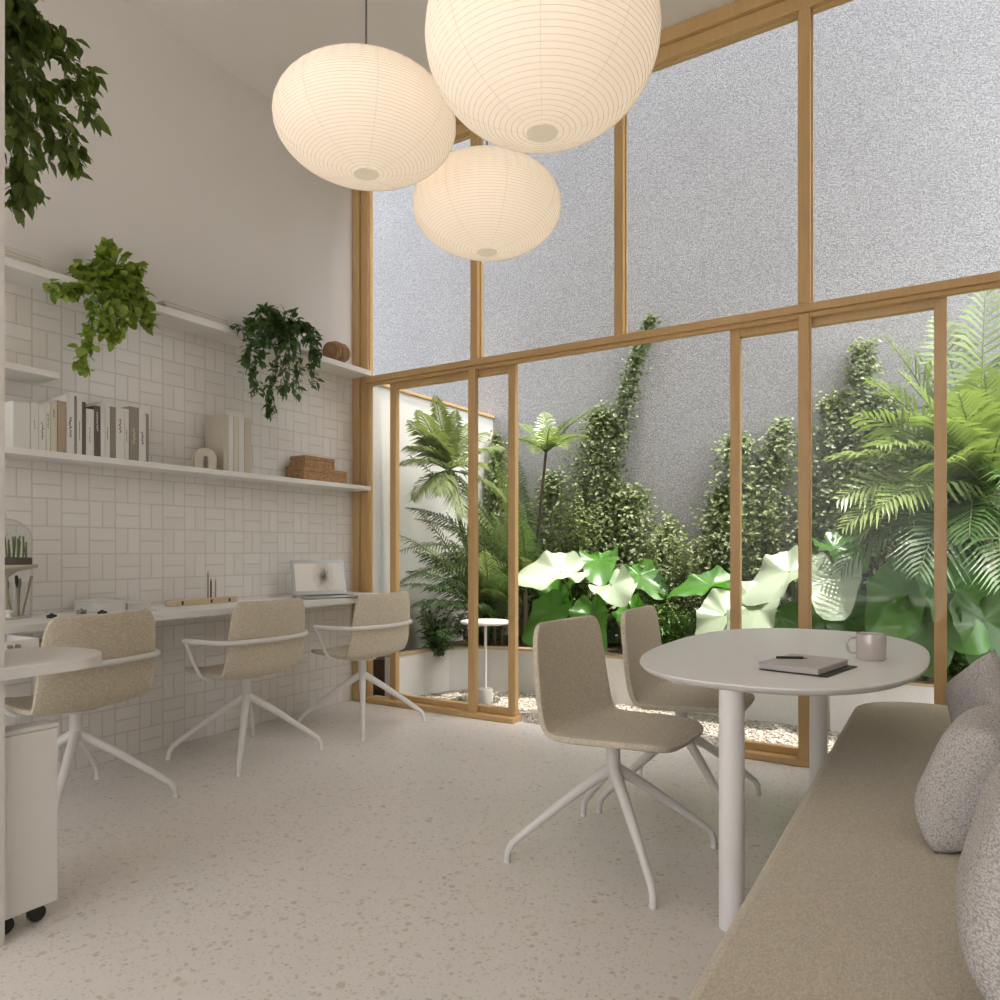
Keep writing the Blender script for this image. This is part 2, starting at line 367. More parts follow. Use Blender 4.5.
# oak frame of the glass wall
MW = 0.028      # half width of a mullion
UX = [-2.625, -1.615, -0.609]
tn = 0
def trim(mb, name=None):
    global tn; tn += 1
    return struct(mb.build('trim_%d' % tn, MT['oak'], bevel=0.004))
trim(MB().quadbox(XL, -3.632, YG-0.012, YG+0.06, 0, 3.85)); trim(MB().quadbox(-3.630, -3.560, YG, YG+0.06, 0, 3.85))
b = MB(); b.quadbox(XL, XR, YG-0.05, YG+0.09, 3.925, ZC); b.quadbox(XL, XR, YG-0.02, YG+0.06, 3.85, 3.925); trim(b)
b = MB(); b.quadbox(-3.560, XR, YG-0.03, YG+0.07, 2.305, 2.348); trim(b)
trim(MB().quadbox(-3.560, XR, YG-0.012, YG+0.022, 2.283, 2.305))
for x in UX: trim(MB().quadbox(x-MW, x+MW, YG-0.02, YG+0.06, 2.348, 3.85))
for x in (-2.64, -0.612): trim(MB().quadbox(x-0.026, x+0.026, YG-0.025, YG+0.022, 0.0, 2.30))
trim(MB().quadbox(-3.560, -2.32, YG-0.03, YG+0.09, 0.0, 0.035)); trim(MB().quadbox(-1.0, XR, YG-0.03, YG+0.09, 0.0, 0.035))
ux = [-3.560] + UX + [XR]
for i in range(4):
    x0 = ux[i] + (0 if i == 0 else MW); x1 = ux[i+1] - (0 if i == 3 else MW)
    b = MB()
    b.quadbox(x0, x0+0.008, YG+0.012, YG+0.034, 2.35, 3.85); b.quadbox(x1-0.008, x1, YG+0.012, YG+0.034, 2.35, 3.85)
    b.quadbox(x0, x1, YG+0.012, YG+0.034, 2.35, 2.358); b.quadbox(x0, x1, YG+0.012, YG+0.034, 3.842, 3.85)
    fr = struct(b.build('window_%d' % (i+1), MT['oak']))
    MB().quadbox(x0+0.004, x1-0.004, YG+0.02, YG+0.026, 2.354, 3.846).build('pane', MT['glass'], fr)
# fixed lower panes beside the openings
for k, (x0, x1) in enumerate(((-3.560, -2.666), (-0.586, XR))):
    b = MB(); b.quadbox(x0, x0+0.008, YG-0.012, YG+0.01, 0.035, 2.29); b.quadbox(x1-0.008, x1, YG-0.012, YG+0.01, 0.035, 2.29)
    fr = struct(b.build('window_%d' % (5+k), MT['oak']))
    MB().quadbox(x0+0.004, x1-0.004, YG-0.004, YG+0.002, 0.036, 2.285).build('pane', MT['glass'], fr)
# sliding leaves on the outer track
YD = YG + 0.03
def leaf_door(name, x0, x1, handle_x):
    b = MB(); W = 0.052
    b.quadbox(x0, x0+W, YD, YD+0.045, 0.036, 2.30); b.quadbox(x1-W, x1, YD, YD+0.045, 0.036, 2.30)
    b.quadbox(x0+W, x1-W, YD, YD+0.045, 2.245, 2.30); b.quadbox(x0+W, x1-W, YD, YD+0.045, 0.036, 0.075)
    d = struct(b.build(name, MT['oak'], bevel=0.003))
    MB().quadbox(x0+W-0.004, x1-W+0.004, YD+0.019, YD+0.026, 0.07, 2.25).build('pane', MT['glass'], d)
    MB().quadbox(handle_x-0.006, handle_x+0.006, YD-0.008, YD+0.001, 0.95, 1.08).build('door_handle', MT['oak'], d)
xa = lambda px: xY(px, YD)
leaf_door('door_1', xa(391)-0.01, xa(515), xa(511)); leaf_door('door_2', xa(730), xa(947), xa(734))

# unseen wall above the room, added to cut sky light on the garden wall
struct(MB().quadbox(XL-0.15, XR+0.15, YG-0.16, YG+0.09, ZC+0.2, 6.8).build('wall_added_sky_shade', MT['render_wall']))
# garden shell
GW = 5.87
struct(MB().quadbox(-7, 3.0, GW, GW+0.2, -0.1, 7.2).build('wall_garden', MT['stucco']))
gl = struct(MB().quadbox(XL-0.15, XL, YG+0.09, GW, -0.1, 2.36).build('wall_garden_left', MT['render_wall']))
trim(MB().quadbox(XL-0.16, XL+0.015, YG+0.09, GW, 2.36, 2.385))
struct(MB().quadbox(1.9, 2.05, YG+0.09, GW, -0.1, 2.2).build('wall_garden_right', MT['render_wall']))
struct(MB().quadbox(-7, 3.0, YG+0.05, GW, -0.2, -0.012).build('ground', MT['gravel']))
rnd = random.Random(3)
peb = MB()
ico = bmesh.new(); bmesh.ops.create_icosphere(ico, subdivisions=1, radius=1); IV = [v.co.copy() for v in ico.verts]; IF = [tuple(v.index for v in f.verts) for f in ico.faces]; ico.free()
for k in range(7000):
    x = rnd.uniform(-3.45, 0.9); y = rnd.uniform(YG+0.10, 4.86); r = rnd.uniform(0.005, 0.012)
    q = Matrix.Rotation(rnd.uniform(0, 6), 3, 'Z') @ Matrix.Diagonal((r*1.3, r*0.9, r*0.6)); st = len(peb.v)
    peb.v += [tuple(q @ v + Vector((x, y, -0.008))) for v in IV]; peb.f += [tuple(st+i for i in f) for f in IF]
po = peb.build_raw('pebbles', MT['gravel'])
tag(po, 'pale brown pebbles strewn over the gravel strip outside the glass doors', 'pebbles', kind='stuff')

# planter: a low wall along the garden, with coping and soil
def planter():
    t = thing('raised_planter', 'low white rendered planter wall holding the garden plants along the gravel', 'planter', (0, 0, 0))
    path = [(-3.44, YG+0.12), (-3.40, 4.40), (-3.32, 4.62), (-3.16, 4.79), (-2.9, 4.87), (-2.5, 4.88), (-0.63, 4.89), (-0.60, 4.82), (1.88, 4.80)]
    def offs(d):
        out = []
        for i, p in enumerate(path):
            a = Vector(path[max(i-1, 0)]); c = Vector(path[min(i+1, len(path)-1)]); tg = (c-a).normalized(); n = Vector((-tg.y, tg.x))
            out.append((p[0]+n.x*d, p[1]+n.y*d))
        return out
    MB().prism(path + offs(0.07)[::-1], -0.02, 0.315).build('planter_wall', MT['render_wall'], t)
    MB().prism(offs(-0.006) + offs(0.09)[::-1], 0.315, 0.332).build('coping', MT['rim'], t)
    MB().prism(offs(0.07) + [(1.88, GW-0.005), (XL+0.005, GW-0.005), (XL+0.005, YG+0.12)], 0.0, 0.29).build('soil', MT['soil'], t)
planter()

# ================================================================== BUILT-IN FURNITURE ON THE LEFT WALL
def shelf(name, label, x1, y0, y1, z0, z1):
    o = MB().quadbox(XL, x1, y0, y1, z0, z1).build(name, MT['white'], bevel=0.003); return tag(o, label, 'shelf')
SX = -3.497
shelf('wall_shelf', 'long white upper shelf on the tiled wall carrying trailing plants', SX, 1.0, YG-0.035, 2.345, 2.383)
shelf('wall_shelf', 'long white lower shelf on the tiled wall carrying books and cork boxes', SX, 1.0, YG-0.035, 1.525, 1.555)
shelf('wall_shelf', 'short white middle shelf above the books at the left edge', SX, 1.0, yX(60, SX), 1.895, 1.925)
DZ, DX = 0.795, -3.22
dk = thing('wall_desk', 'long white desk along the tiled wall behind the three armchairs', 'desk', (XL, 2.4, 0))
def lp(o): return o
def child(mb, name, m, parent, **kw):
    # geometry written in world coordinates: shift into the parent's frame
    mi = parent.matrix_basis.inverted()
    if parent.parent: mi = mi @ parent.parent.matrix_basis.inverted()
    mb.v = [tuple(mi @ Vector(p)) for p in mb.v]
    return mb.build(name, m, parent, **kw)
child(MB().quadbox(XL, DX, 1.0, YG-0.04, DZ-0.036, DZ), 'desktop', MT['white'], dk, bevel=0.003)
child(MB().quadbox(XL, XL+0.03, 1.0, YG-0.04, DZ-0.09, DZ-0.036), 'wall_rail', MT['white'], dk)
# a shallow drawer pulled out under the near end of the desk
dy1 = yX(39, -3.0)
b = MB(); b.quadbox(-3.45, -3.0, 1.02, dy1, 0.700, 0.710); b.quadbox(-3.012, -3.0, 1.02, dy1, 0.71, 0.757); b.quadbox(-3.45, -3.012, dy1-0.01, dy1, 0.71, 0.757); b.quadbox(-3.45, -3.012, 1.02, 1.03, 0.71, 0.757)
dr = child(b, 'drawer', MT['white'], dk)
for px in (9, 17):
    yy = yX(px, -3.0); MB().tube([(-3.0-XL, yy-2.4, 0.735), (-2.985-XL, yy-2.4, 0.735)], 0.008, 10).build('knob', MT['grey_metal'], dr, True)
MB().quadbox(-2.998-XL, -2.990-XL, 1.02-2.4, dy1-0.02-2.4, 0.702, 0.707).build('drawer_shadow_strip', MT['dark'], dr)  # dark strip stands in for the shade along the drawer's bottom
b = MB(); b.quadbox(-3.06-XL, -3.045-XL, dy1-2.4, dy1+0.055-2.4, 0.737, 0.747); b.quadbox(-3.06-XL, -3.045-XL, dy1+0.03-2.4, dy1+0.045-2.4, 0.700, 0.737)
b.build('drawer_pull', MT['brass'], dr)

# white table leaf and rolling pedestal at the near left
def arc(cx, cy, rx, ry, a0, a1, n=14): return [(cx+rx*math.cos(a0+(a1-a0)*i/n), cy+ry*math.sin(a0+(a1-a0)*i/n)) for i in range(n+1)]
poly = [(-2.19, 0.72)] + arc(-2.405, 1.15, 0.215, 0.17, 0, PI, 20) + [(-2.62, 0.99), (-2.221, 0.99), (-2.221, 0.72)]
tag(MB().prism(poly, 0.742, 0.775).build('table_leaf', MT['white'], bevel=0.003), 'round-ended white tabletop fixed to the partition above the slim rolling cabinet', 'tabletop')
pc = thing('rolling_pedestal', 'slim white rolling cabinet on black casters at the left edge', 'cabinet', (-2.46, 1.07, 0))
MB().quadbox(0.13, 0.20, -0.075, 0.075, 0.052, 0.572).build('body', MT['white'], pc, bevel=0.004)
MB().quadbox(0.13, 0.202, -0.077, 0.077, 0.572, 0.586).build('cabinet_top', MT['white'], pc, bevel=0.003)
MB().quadbox(0.2, 0.203, -0.072, 0.072, 0.30, 0.57).build('drawer_front', MT['white'], pc)
for sx in (0.165,):
    for sy in (-0.056, 0.03):
        c = MB().tube([(sx-0.011, sy, 0.024), (sx+0.011, sy, 0.024)], 0.024, 16).build('caster', MT['rubber'], pc, True, bevel=0.003)
        MB().quadbox(sx-0.007, sx+0.007, sy-0.012, sy+0.012, 0.046, 0.0535).build('caster_bracket', MT['grey_metal'], c)

# ================================================================== CHAIRS
def shell_mesh():
    # centre line in the x-z plane: front lip of the seat, flat seat, tight bend, back leaning slightly away
    pr = [(0.245, 0.438), (0.222, 0.450), (0.12, 0.452), (0.0, 0.445), (-0.10, 0.440), (-0.155, 0.444), (-0.188, 0.464), (-0.205, 0.502),
          (-0.216, 0.56), (-0.227, 0.64), (-0.237, 0.72), (-0.246, 0.798), (-0.251, 0.840)]
    hw = [0.150, 0.212, 0.244, 0.254, 0.258, 0.260, 0.262, 0.264, 0.263, 0.258, 0.252, 0.244, 0.208]
    cols = 12; mb = MB()
    def pt(k, t, off):
        x, z = pr[k]; a = pr[max(k-1, 0)]; c = pr[min(k+1, len(pr)-1)]
        tx, tz = c[0]-a[0], c[1]-a[1]; L = math.hypot(tx, tz); nx, nz = tz/L, -tx/L      # normal pointing to the sitter
        e = abs(t)
        cup = (0.020 if k < 6 else 0.034) * e**2.2
        return (x + nx*(cup+off), t*hw[k], z + nz*(cup+off))
    n = len(pr); T = [-1 + 2*i/cols for i in range(cols+1)]
    for off in (0.014, -0.014):
        for k in range(n):
            for t in T:
                mb.v.append(pt(k, t*0.985 if off > 0 else t, off))
    W = cols+1; H = n*W
    for k in range(n-1):
        for q in range(cols):
            a = k*W+q; mb.f.append((a, a+1, a+W+1, a+W)); mb.f.append((H+a, H+a+W, H+a+W+1, H+a+1))
    for q in range(cols):
        mb.f.append((q, H+q, H+q+1, q+1)); a = (n-1)*W+q; mb.f.append((a, a+1, H+a+1, H+a))
    for k in range(n-1):
        a = k*W; mb.f.append((a, a+W, H+a+W, H+a)); a = k*W+cols; mb.f.append((a, H+a, H+a+W, a+W))
    return mb
def leg_mb(ang):
    c, s = math.cos(ang), math.sin(ang)
    prof = [(0.012, 0.315, 0.021), (0.05, 0.290, 0.021), (0.14, 0.232, 0.0185), (0.25, 0.155, 0.0155), (0.345, 0.086, 0.0135), (0.372, 0.064, 0.013), (0.385, 0.040, 0.012), (0.388, 0.012, 0.0115)]
    return MB().tube([(r*c, r*s, z) for r, z, _ in prof], [q for _, _, q in prof], 12)
def smooth_path(pts, n=6, closed=False):
    P = [Vector(p) for p in pts]; out = []
    for i in range(len(P)-1):
        a, b2, c, d = P[max(i-1, 0)], P[i], P[i+1], P[min(i+2, len(P)-1)]
        for k in range(n):
            t = k/n
            out.append(0.5*((2*b2) + (-a+c)*t + (2*a-5*b2+4*c-d)*t*t + (-a+3*b2-3*c+d)*t**3))
    out.append(P[-1]); return out
def make_chair(name, label, arms, group):
    t = thing(name, label, 'chair', (0, 0, 0), 0, group)
    shell_mesh().build('seat_shell', MT['chair'], t, True, sub=1)
    MB().lathe([(0.0, 0.411), (0.085, 0.414), (0.09, 0.422), (0.05, 0.434)], 20).build('seat_plate', MT['metal_white'], t, True)
    MB().lathe([(0.026, 0.285), (0.0265, 0.33), (0.025, 0.42)], 18).build('column', MT['metal_white'], t, True)
    for k in range(4):
        a = PI/4 + k*PI/2
        lg = leg_mb(a).build('leg', MT['metal_white'], t, True)
        MB().lathe([(0.012, 0.0), (0.0135, 0.004), (0.0125, 0.013)], 12, (0.388*math.cos(a), 0.388*math.sin(a), 0)).build('foot_glide', MT['white'], lg, True)
    if arms:
        for s in (-1, 1):
            MB().tube(smooth_path([(-0.03, s*0.245, 0.438), (-0.012, s*0.282, 0.475), (0.04, s*0.306, 0.60), (0.055, s*0.307, 0.632)], 5), 0.0095, 10).build('arm_bracket', MT['metal_white'], t, True)
        half = [(0.07, 0.307), (0.0, 0.307), (-0.12, 0.297), (-0.205, 0.262), (-0.246, 0.16)]
        p = smooth_path([(x, y, 0.637) for x, y in half] + [(-0.260, 0.0, 0.635)] + [(x, -y, 0.637) for x, y in half[::-1]], 6)
        mb = MB().tube(p, 0.013, 10)
        mb.build('armrest_rail', MT['metal_white'], t, True)
    for o in t.children:      # the shell sits a little forward of the column
        if o.name.split('.')[0] in ('seat_shell', 'armrest_rail', 'arm_bracket'): o.location.x = 0.03
    return t
c0 = make_chair('swivel_chair', 'beige armless swivel chair nearest the camera at the white table', False, 'chairs at the white table')
c0.location = (-1.02, 2.43, 0); c0.rotation_euler = (0, 0, math.radians(-4))
dup(c0, (-0.975, 3.08, 0), math.radians(3), 'beige armless swivel chair at the far end of the white table, nearer the garden')
a0 = make_chair('desk_armchair', 'beige armchair at the desk behind the slim rolling cabinet, leftmost of three', True, 'armchairs along the desk')
a0.location = (-3.17, 1.68, 0); a0.rotation_euler = (0, 0, PI + math.radians(4))
dup(a0, (-3.2, 2.59, 0), PI + math.radians(1), 'beige armchair at the desk in front of the wooden pen tray, middle of three')
dup(a0, (-3.13, 3.42, 0), PI - math.radians(2), 'beige armchair at the desk beside the laptop and the window post')

# ================================================================== TABLE AND BENCH
TZ = 0.722
tb = thing('soft_corner_table', 'white round-cornered table on two round legs in front of the bench', 'table', (-0.505, 2.90, 0))
def superell(a, b2, e, n=72): return [(a*math.copysign(abs(math.cos(2*PI*i/n))**(2/e), math.cos(2*PI*i/n)), b2*math.copysign(abs(math.sin(2*PI*i/n))**(2/e), math.sin(2*PI*i/n))) for i in range(n)]
mb = MB(); st = 0; rings = [(0.966, TZ-0.024), (0.986, TZ-0.016), (0.997, TZ-0.008), (1.0, TZ-0.004), (0.998, TZ-0.001), (0.992, TZ)]
n_ = 72
for s_, z in rings: mb.v += [(x*s_, y*s_, z) for x, y in superell(0.460, 0.825, 2.5)]
for k in range(len(rings)-1):
    for q in range(n_): mb.f.append((k*n_+q, k*n_+(q+1) % n_, (k+1)*n_+(q+1) % n_, (k+1)*n_+q))
mb.f.append(tuple(range(n_))[::-1]); mb.f.append(tuple((len(rings)-1)*n_+q for q in range(n_)))
mb.build('tabletop', MT['table'], tb, True)
for yy, xx in ((-0.755, -0.025), (0.465, 0.04)):
    MB().lathe([(0.036, 0.0), (0.036, 0.69), (0.036, TZ-0.0245)], 28, (xx, yy, 0)).build('leg', MT['table'], tb, True)
# things on the table
nb_c = atZ(806, 668, TZ+0.001)
th = thing('notebook', 'grey-pink notebook with a dark underside lying on the white table', 'notebook', (nb_c.x, nb_c.y, TZ+0.001), math.radians(-12))
MB().quadbox(-0.095, 0.112, -0.135, 0.135, 0, 0.003).build('back_cover', MT['dark'], th)
MB().quadbox(-0.095, 0.085, -0.13, 0.13, 0.003, 0.02).build('page_block', MT['lav'], th, bevel=0.002)
MB().quadbox(-0.098, 0.088, -0.133, 0.133, 0.02, 0.023).build('front_cover', MT['lav'], th, bevel=0.001)
pn = thing('pen', 'thin dark pen lying on top of the notebook on the table', 'pen', (nb_c.x-0.045, nb_c.y+0.02, TZ+0.0285), math.radians(28))
MB().tube([(-0.05, 0, 0), (0.035, 0, 0)], 0.0042, 10).build('barrel', MT['dark'], pn, True)
MB().tube([(0.035, 0, 0), (0.047, 0, -0.002), (0.05, 0, -0.003)], [0.004, 0.002, 0.0006], 10).build('tip', MT['steel'], pn, True)
mg = atZ(871, 659, TZ+0.001)
th = thing('mug', 'shiny grey-pink mug standing on the white table behind the notebook', 'mug', (mg.x, mg.y, TZ+0.001), math.radians(-160))
MB().lathe([(0.0, 0.0), (0.044, 0.0), (0.047, 0.004), (0.0475, 0.085), (0.0465, 0.088), (0.043, 0.086), (0.042, 0.008), (0.0, 0.006)], 32).build('cup', MT['ceramic'], th, True)
MB().lathe([(0.0, 0.060), (0.0418, 0.060), (0.0418, 0.062), (0.0, 0.062)], 24).build('coffee', plain('coffee', (0.05, 0.025, 0.012), 0.2), th, True)
MB().tube(smooth_path([(0.045, 0, 0.074), (0.07, 0, 0.070), (0.078, 0, 0.046), (0.066, 0, 0.022), (0.045, 0, 0.018)], 6), 0.0045, 8).build('handle', MT['ceramic'], th, True)

BZ = 0.42
bn = thing('upholstered_bench', 'long beige upholstered bench running beneath the scatter cushions on the right', 'bench', (0, 0, 0))
x0, x1, y0, y1 = -0.34, XR-0.02, -0.35, 3.74
pad = [(x1, y0), (x1, y1)] + arc(x0+0.27, y1-0.26, 0.27, 0.26, PI/2, PI, 16) + [(x0, y0)]
MB().prism(pad, BZ-0.11, BZ).build('seat_pad', MT['bench'], bn, bevel=0.022, seg=4)
MB().prism([(x1, y0), (x1, y1-0.02)] + arc(x0+0.27, y1-0.26, 0.25, 0.24, PI/2, PI, 16) + [(x0+0.02, y0)], 0.06, BZ-0.11).build('base', MT['bench'], bn, bevel=0.006)
MB().quadbox(x0+0.10, x1-0.01, y0+0.03, y1-0.10, 0.0, 0.06).build('plinth', MT['white'], bn)

def pillow(label, loc, size, thick, lean, yaw=0, roll=0, grp='grey knit cushions on the bench'):
    mb = MB(); n = 20; W = n+1
    for side in (1, -1):
        for i in range(W):
            for j in range(W):
                u = -1+2*i/n; v = -1+2*j/n
                pin = 1 - 0.09*(1-v*v)*abs(u)**3; pin2 = 1 - 0.09*(1-u*u)*abs(v)**3
                h = (max(0, (1-u**4))*max(0, (1-v**4)))**0.6
                h *= 1 + 0.06*noise.noise(Vector((u*1.5+loc[1]*7, v*1.5, side)))
                mb.v.append((u*size/2*pin, v*size/2*pin2, side*h*thick/2))
    H = W*W
    for i in range(n):
        for j in range(n):
            a = i*W+j; mb.f.append((a, a+W, a+W+1, a+1)); mb.f.append((H+a, H+a+1, H+a+W+1, H+a+W))
    o = mb.build('scatter_cushion', MT['knit'])
    bm = bmesh.new(); bm.from_mesh(o.data); bmesh.ops.remove_doubles(bm, verts=bm.verts[:], dist=1e-4); bmesh.ops.recalc_face_normals(bm, faces=bm.faces[:]); bm.to_mesh(o.data); bm.free()
    for p in o.data.polygons: p.use_smooth = True
    th = math.radians(lean)
    m3 = Matrix(((0, math.sin(th), -math.cos(th)), (-1, 0, 0), (0, math.cos(th), math.sin(th))))   # facing the table, leaning to the wall
    m3 = Matrix.Rotation(math.radians(yaw), 3, 'Z') @ m3 @ Matrix.Rotation(math.radians(roll), 3, 'Z')
    o.matrix_world = Matrix.Translation(loc) @ m3.to_4x4()
    zmin = min((o.matrix_world @ v.co).z for v in o.data.vertices); o.location.z += BZ - zmin - 0.004
    tag(o, label, 'cushion', grp); return o
R = math.radians
pillow('grey knit cushion nearest the glass, its pointed corner up', (0.095, 3.02, 0.6), 0.255, 0.11, 20, 30, 45)
pillow('grey knit cushion tucked behind the plump middle one on the bench', (0.175, 2.42, 0.6), 0.30, 0.12, 18, 4, 14)
pillow('plump grey knit cushion standing in the middle of the bench', (0.058, 2.02, 0.6), 0.32, 0.18, 22, -8, -4)
pillow('large grey knit cushion nearest the camera at the right edge', (0.130, 1.35, 0.6), 0.38, 0.20, 14, 0, 4)

# ================================================================== PAPER LANTERNS
def lantern(px, py, d, a, asp, label):
    c = atD(px, py, d)
    t = thing('paper_lantern', label, 'lantern', c, random.Random(px).uniform(0, 1), 'paper lanterns hanging from the ceiling')
    bb = a*asp; th0 = 0.125; n = 56
    prof = []
    for i in range(n+1):
        th = th0 + (PI-2*th0)*i/n; prof.append((a*math.sin(th)**0.96, -bb*math.cos(th)))
    # the paper bellies slightly between the ribs
    p2 = []
    for i in range(len(prof)-1):
        p2.append((prof[i][0]*0.996, prof[i][1]))
        p2.append((0.5*(prof[i][0]+prof[i+1][0])*1.002, 0.5*(prof[i][1]+prof[i+1][1])))
    p2.append(prof[-1])
    mb = MB().lathe(p2, 64); mb.f = mb.f[:-2]
    mb.build('paper_shade', MT['paper'], t, True)
    pts = []; per = 40
    for k in range(n*per+1):
        s = k/(n*per); th = th0 + (PI-2*th0)*s; ph = 2*PI*k/per
        r = a*math.sin(th)**0.96*1.001; pts.append((r*math.cos(ph), r*math.sin(ph), -bb*math.cos(th)))
    MB().tube(pts, 0.0009, 4).build('bamboo_rib', MT['rib'], t)
    sm = MB()
    for k in range(8):
        ph = 2*PI*k/8
        sm.tube([(a*math.sin(th0+(PI-2*th0)*i/24)**0.96*1.002*math.cos(ph), a*math.sin(th0+(PI-2*th0)*i/24)**0.96*1.002*math.sin(ph), -bb*math.cos(th0+(PI-2*th0)*i/24)) for i in range(25)], 0.0006, 4)
    sm.build('paper_seam', MT['rib'], t)
    r0 = a*math.sin(th0)**0.96; z0 = -bb*math.cos(th0)
    MB().lathe([(0.0, z0-0.004), (r0, z0-0.004), (r0+0.002, z0+0.004), (r0-0.004, z0+0.006), (0, z0+0.004)], 28).build('bottom_ring', MT['cap'], t, True)
    MB().lathe([(0.0, -z0-0.004), (r0-0.004, -z0-0.006), (r0+0.002, -z0-0.004), (r0, -z0+0.004), (0, -z0+0.004)], 28).build('top_ring', MT['cap'], t, True)
    MB().tube([(0, 0, -z0), (0, 0, ZC-c.z-0.02)], 0.0035, 8).build('cord', MT['cord'], t, True)
    MB().lathe([(0.05, ZC-c.z-0.025), (0.05, ZC-c.z), (0.0, ZC-c.z)], 24).build('ceiling_rose', MT['white'], t, True)
    return t
lantern(542, 40, 1.90, 0.306, 0.80, 'largest-looking lit paper lantern, nearest the camera at the top')
lantern(366, 124, 2.40, 0.298, 0.555, 'lit paper lantern on the left hanging before the blank wall')
lantern(487, 207, 2.90, 0.297, 0.61, 'lowest-looking lit paper lantern, hanging closest to the glass wall')

# ================================================================== BOOKS AND ORNAMENTS ON THE SHELVES
LZ = 1.5555; BX = -3.512
rb = random.Random(11)
def book(pa, pb, top, m, label, marks=None, fx=BX, depth=0.15, group='books on the lower wall shelf'):
    ya, yb = yX(pa, fx), yX(pb, fx); h = atX((pa+pb)/2, top, fx).z - LZ
    t = thing('book', label, 'book', (fx, (ya+yb)/2, LZ), 0, group)
    g = max(0.004, (yb-ya)/2 - 0.0006); c = min(0.0025, g*0.3)
    mb = MB(); mb.quadbox(-depth, 0, -g, -g+c, 0, h); mb.quadbox(-depth, 0, g-c, g, 0, h); mb.quadbox(-c, 0, -g+c, g-c, 0, h)
    mb.build('cover', MT[m], t)
    MB().quadbox(-depth+0.004, -c, -g+c, g-c, 0.003, h-0.004).build('page_block', MT['pages'], t)
    if marks:
        im, z0, z1, wid = marks; mk = MB(); z = h*z1
        while z > h*z0:    # small illegible strokes running down the spine
            dz = rb.uniform(0.003, 0.007); yy = rb.uniform(-0.15, 0.15)*g
            mk.quadbox(0, 0.0006, yy-g*wid*0.5, yy+g*wid*rb.uniform(0.2, 0.5), z-dz, z); z -= dz + rb.uniform(0.0015, 0.004)
        mk.build('spine_title', MT[im], t)
    return t
B = [
 (13, 30, 402, 'b_white', 'broad plain white book at the far left of the lower shelf', None),
 (30.5, 38.5, 403, 'b_white', 'white book with a tiny grey title left of the bold-titled white one', ('b_grey', 0.45, 0.62, 0.25)),
 (38.7, 46, 405, 'b_white', 'white book with a bold dark title low on its spine', ('ink', 0.25, 0.62, 0.35)),
 (46.2, 50.3, 404, 'b_white', 'thin white book with a speckled spine left of the cream one', ('b_grey', 0.5, 0.8, 0.8)),
 (50.5, 57, 401, 'b_cream', 'cream book with a short dark title left of the tan one', ('ink', 0.66, 0.83, 0.35)),
 (57.3, 66, 401, 'b_tan', 'tan brown book on the lower shelf, left of the tallest white one', None),
 (66.5, 74.4, 395, 'b_white', 'tallest white book with two rows of dark lettering', ('ink', 0.28, 0.62, 0.55)),
 (74.5, 76.8, 396, 'b_grey', 'thin grey book pressed against the tallest white one', None),
 (77, 82, 398, 'b_white', 'white book with small dark title, right of the tallest white one', ('ink', 0.25, 0.58, 0.4)),
 (82.2, 85.8, 402, 'b_dark', 'thin near-black book left of the short white one', None),
 (86, 94, 409, 'b_white', 'short white book standing between two dark books', ('b_grey', 0.3, 0.6, 0.3)),
 (94.2, 100.3, 406, 'b_dark', 'dark brown book with a white title in the middle of the row', ('b_white', 0.5, 0.88, 0.45)),
 (100.6, 105, 402, 'b_white', 'tall blank white book right of the dark brown one', None),
 (105.2, 110, 407, 'b_white', 'white book with small dark strokes left of the charcoal one', ('ink', 0.35, 0.6, 0.4)),
 (110.3, 115.6, 407, 'b_grey', 'grey brown book with a plain spine right of the middle of the row', None),
 (115.9, 124.6, 408, 'b_white', 'wide white book with a vertical dark title', ('ink', 0.5, 0.78, 0.4)),
 (124.8, 128.9, 409, 'b_white', 'thin white book with a low dark title', ('ink', 0.35, 0.58, 0.4)),
 (129.2, 138.8, 407, 'b_grey', 'wide brown-grey book with a pale lettered spine', ('b_beige', 0.3, 0.6, 0.5)),
 (139, 146, 414, 'b_white', 'short white book with a dark title near the right end of the row', ('ink', 0.35, 0.62, 0.5)),
 (146.2, 148.8, 414, 'b_grey', 'thin grey book closing the right end of the long row', None),
]
for a in B: book(a[0], a[1], a[2], a[3], a[4], a[5])
for pa, pb, top, m, lab in ((223.5, 228.2, 414, 'b_beige', 'tall beige binder showing its broad side behind the arch ornament'), (228.5, 233.3, 415, 'b_white', 'white binder right beside the tall beige one'),
        (233.6, 238.4, 416, 'b_cream', 'cream binder between two white ones right of the arch'), (238.7, 244.2, 417, 'b_white', 'white binder second from the right end of the group'),
        (244.5, 251, 418, 'b_beige', 'pale binder at the right end of the group by the arch')):
    book(pa, pb, top, m, lab, None, depth=0.17 if pa > 220 else 0.12, fx=BX if pa > 220 else -3.55, group='binders by the arch ornament')
ac = atX(208, 469, -3.515)
def arch():
    ro, ri, hh = 0.060, 0.013, 0.056; out = [(-ro, 0)] + arc(0, hh, ro, ro, PI, 0, 20) + [(ro, 0), (ri, 0)] + arc(0, hh, ri, ri, 0, PI, 14) + [(-ri, 0)]
    mb = MB().prism(out, -0.025, 0.025)
    mb.v = [(z, x, y) for x, y, z in mb.v]
    return mb
o = arch().build('arch_ornament', MT['b_beige'], bevel=0.004); o.location = (-3.535, yX(204.5, -3.535), LZ); o.rotation_euler = (0, 0, R(-20))
tag(o, 'pale arch-shaped ornament standing on the lower shelf before the beige binder', 'ornament')
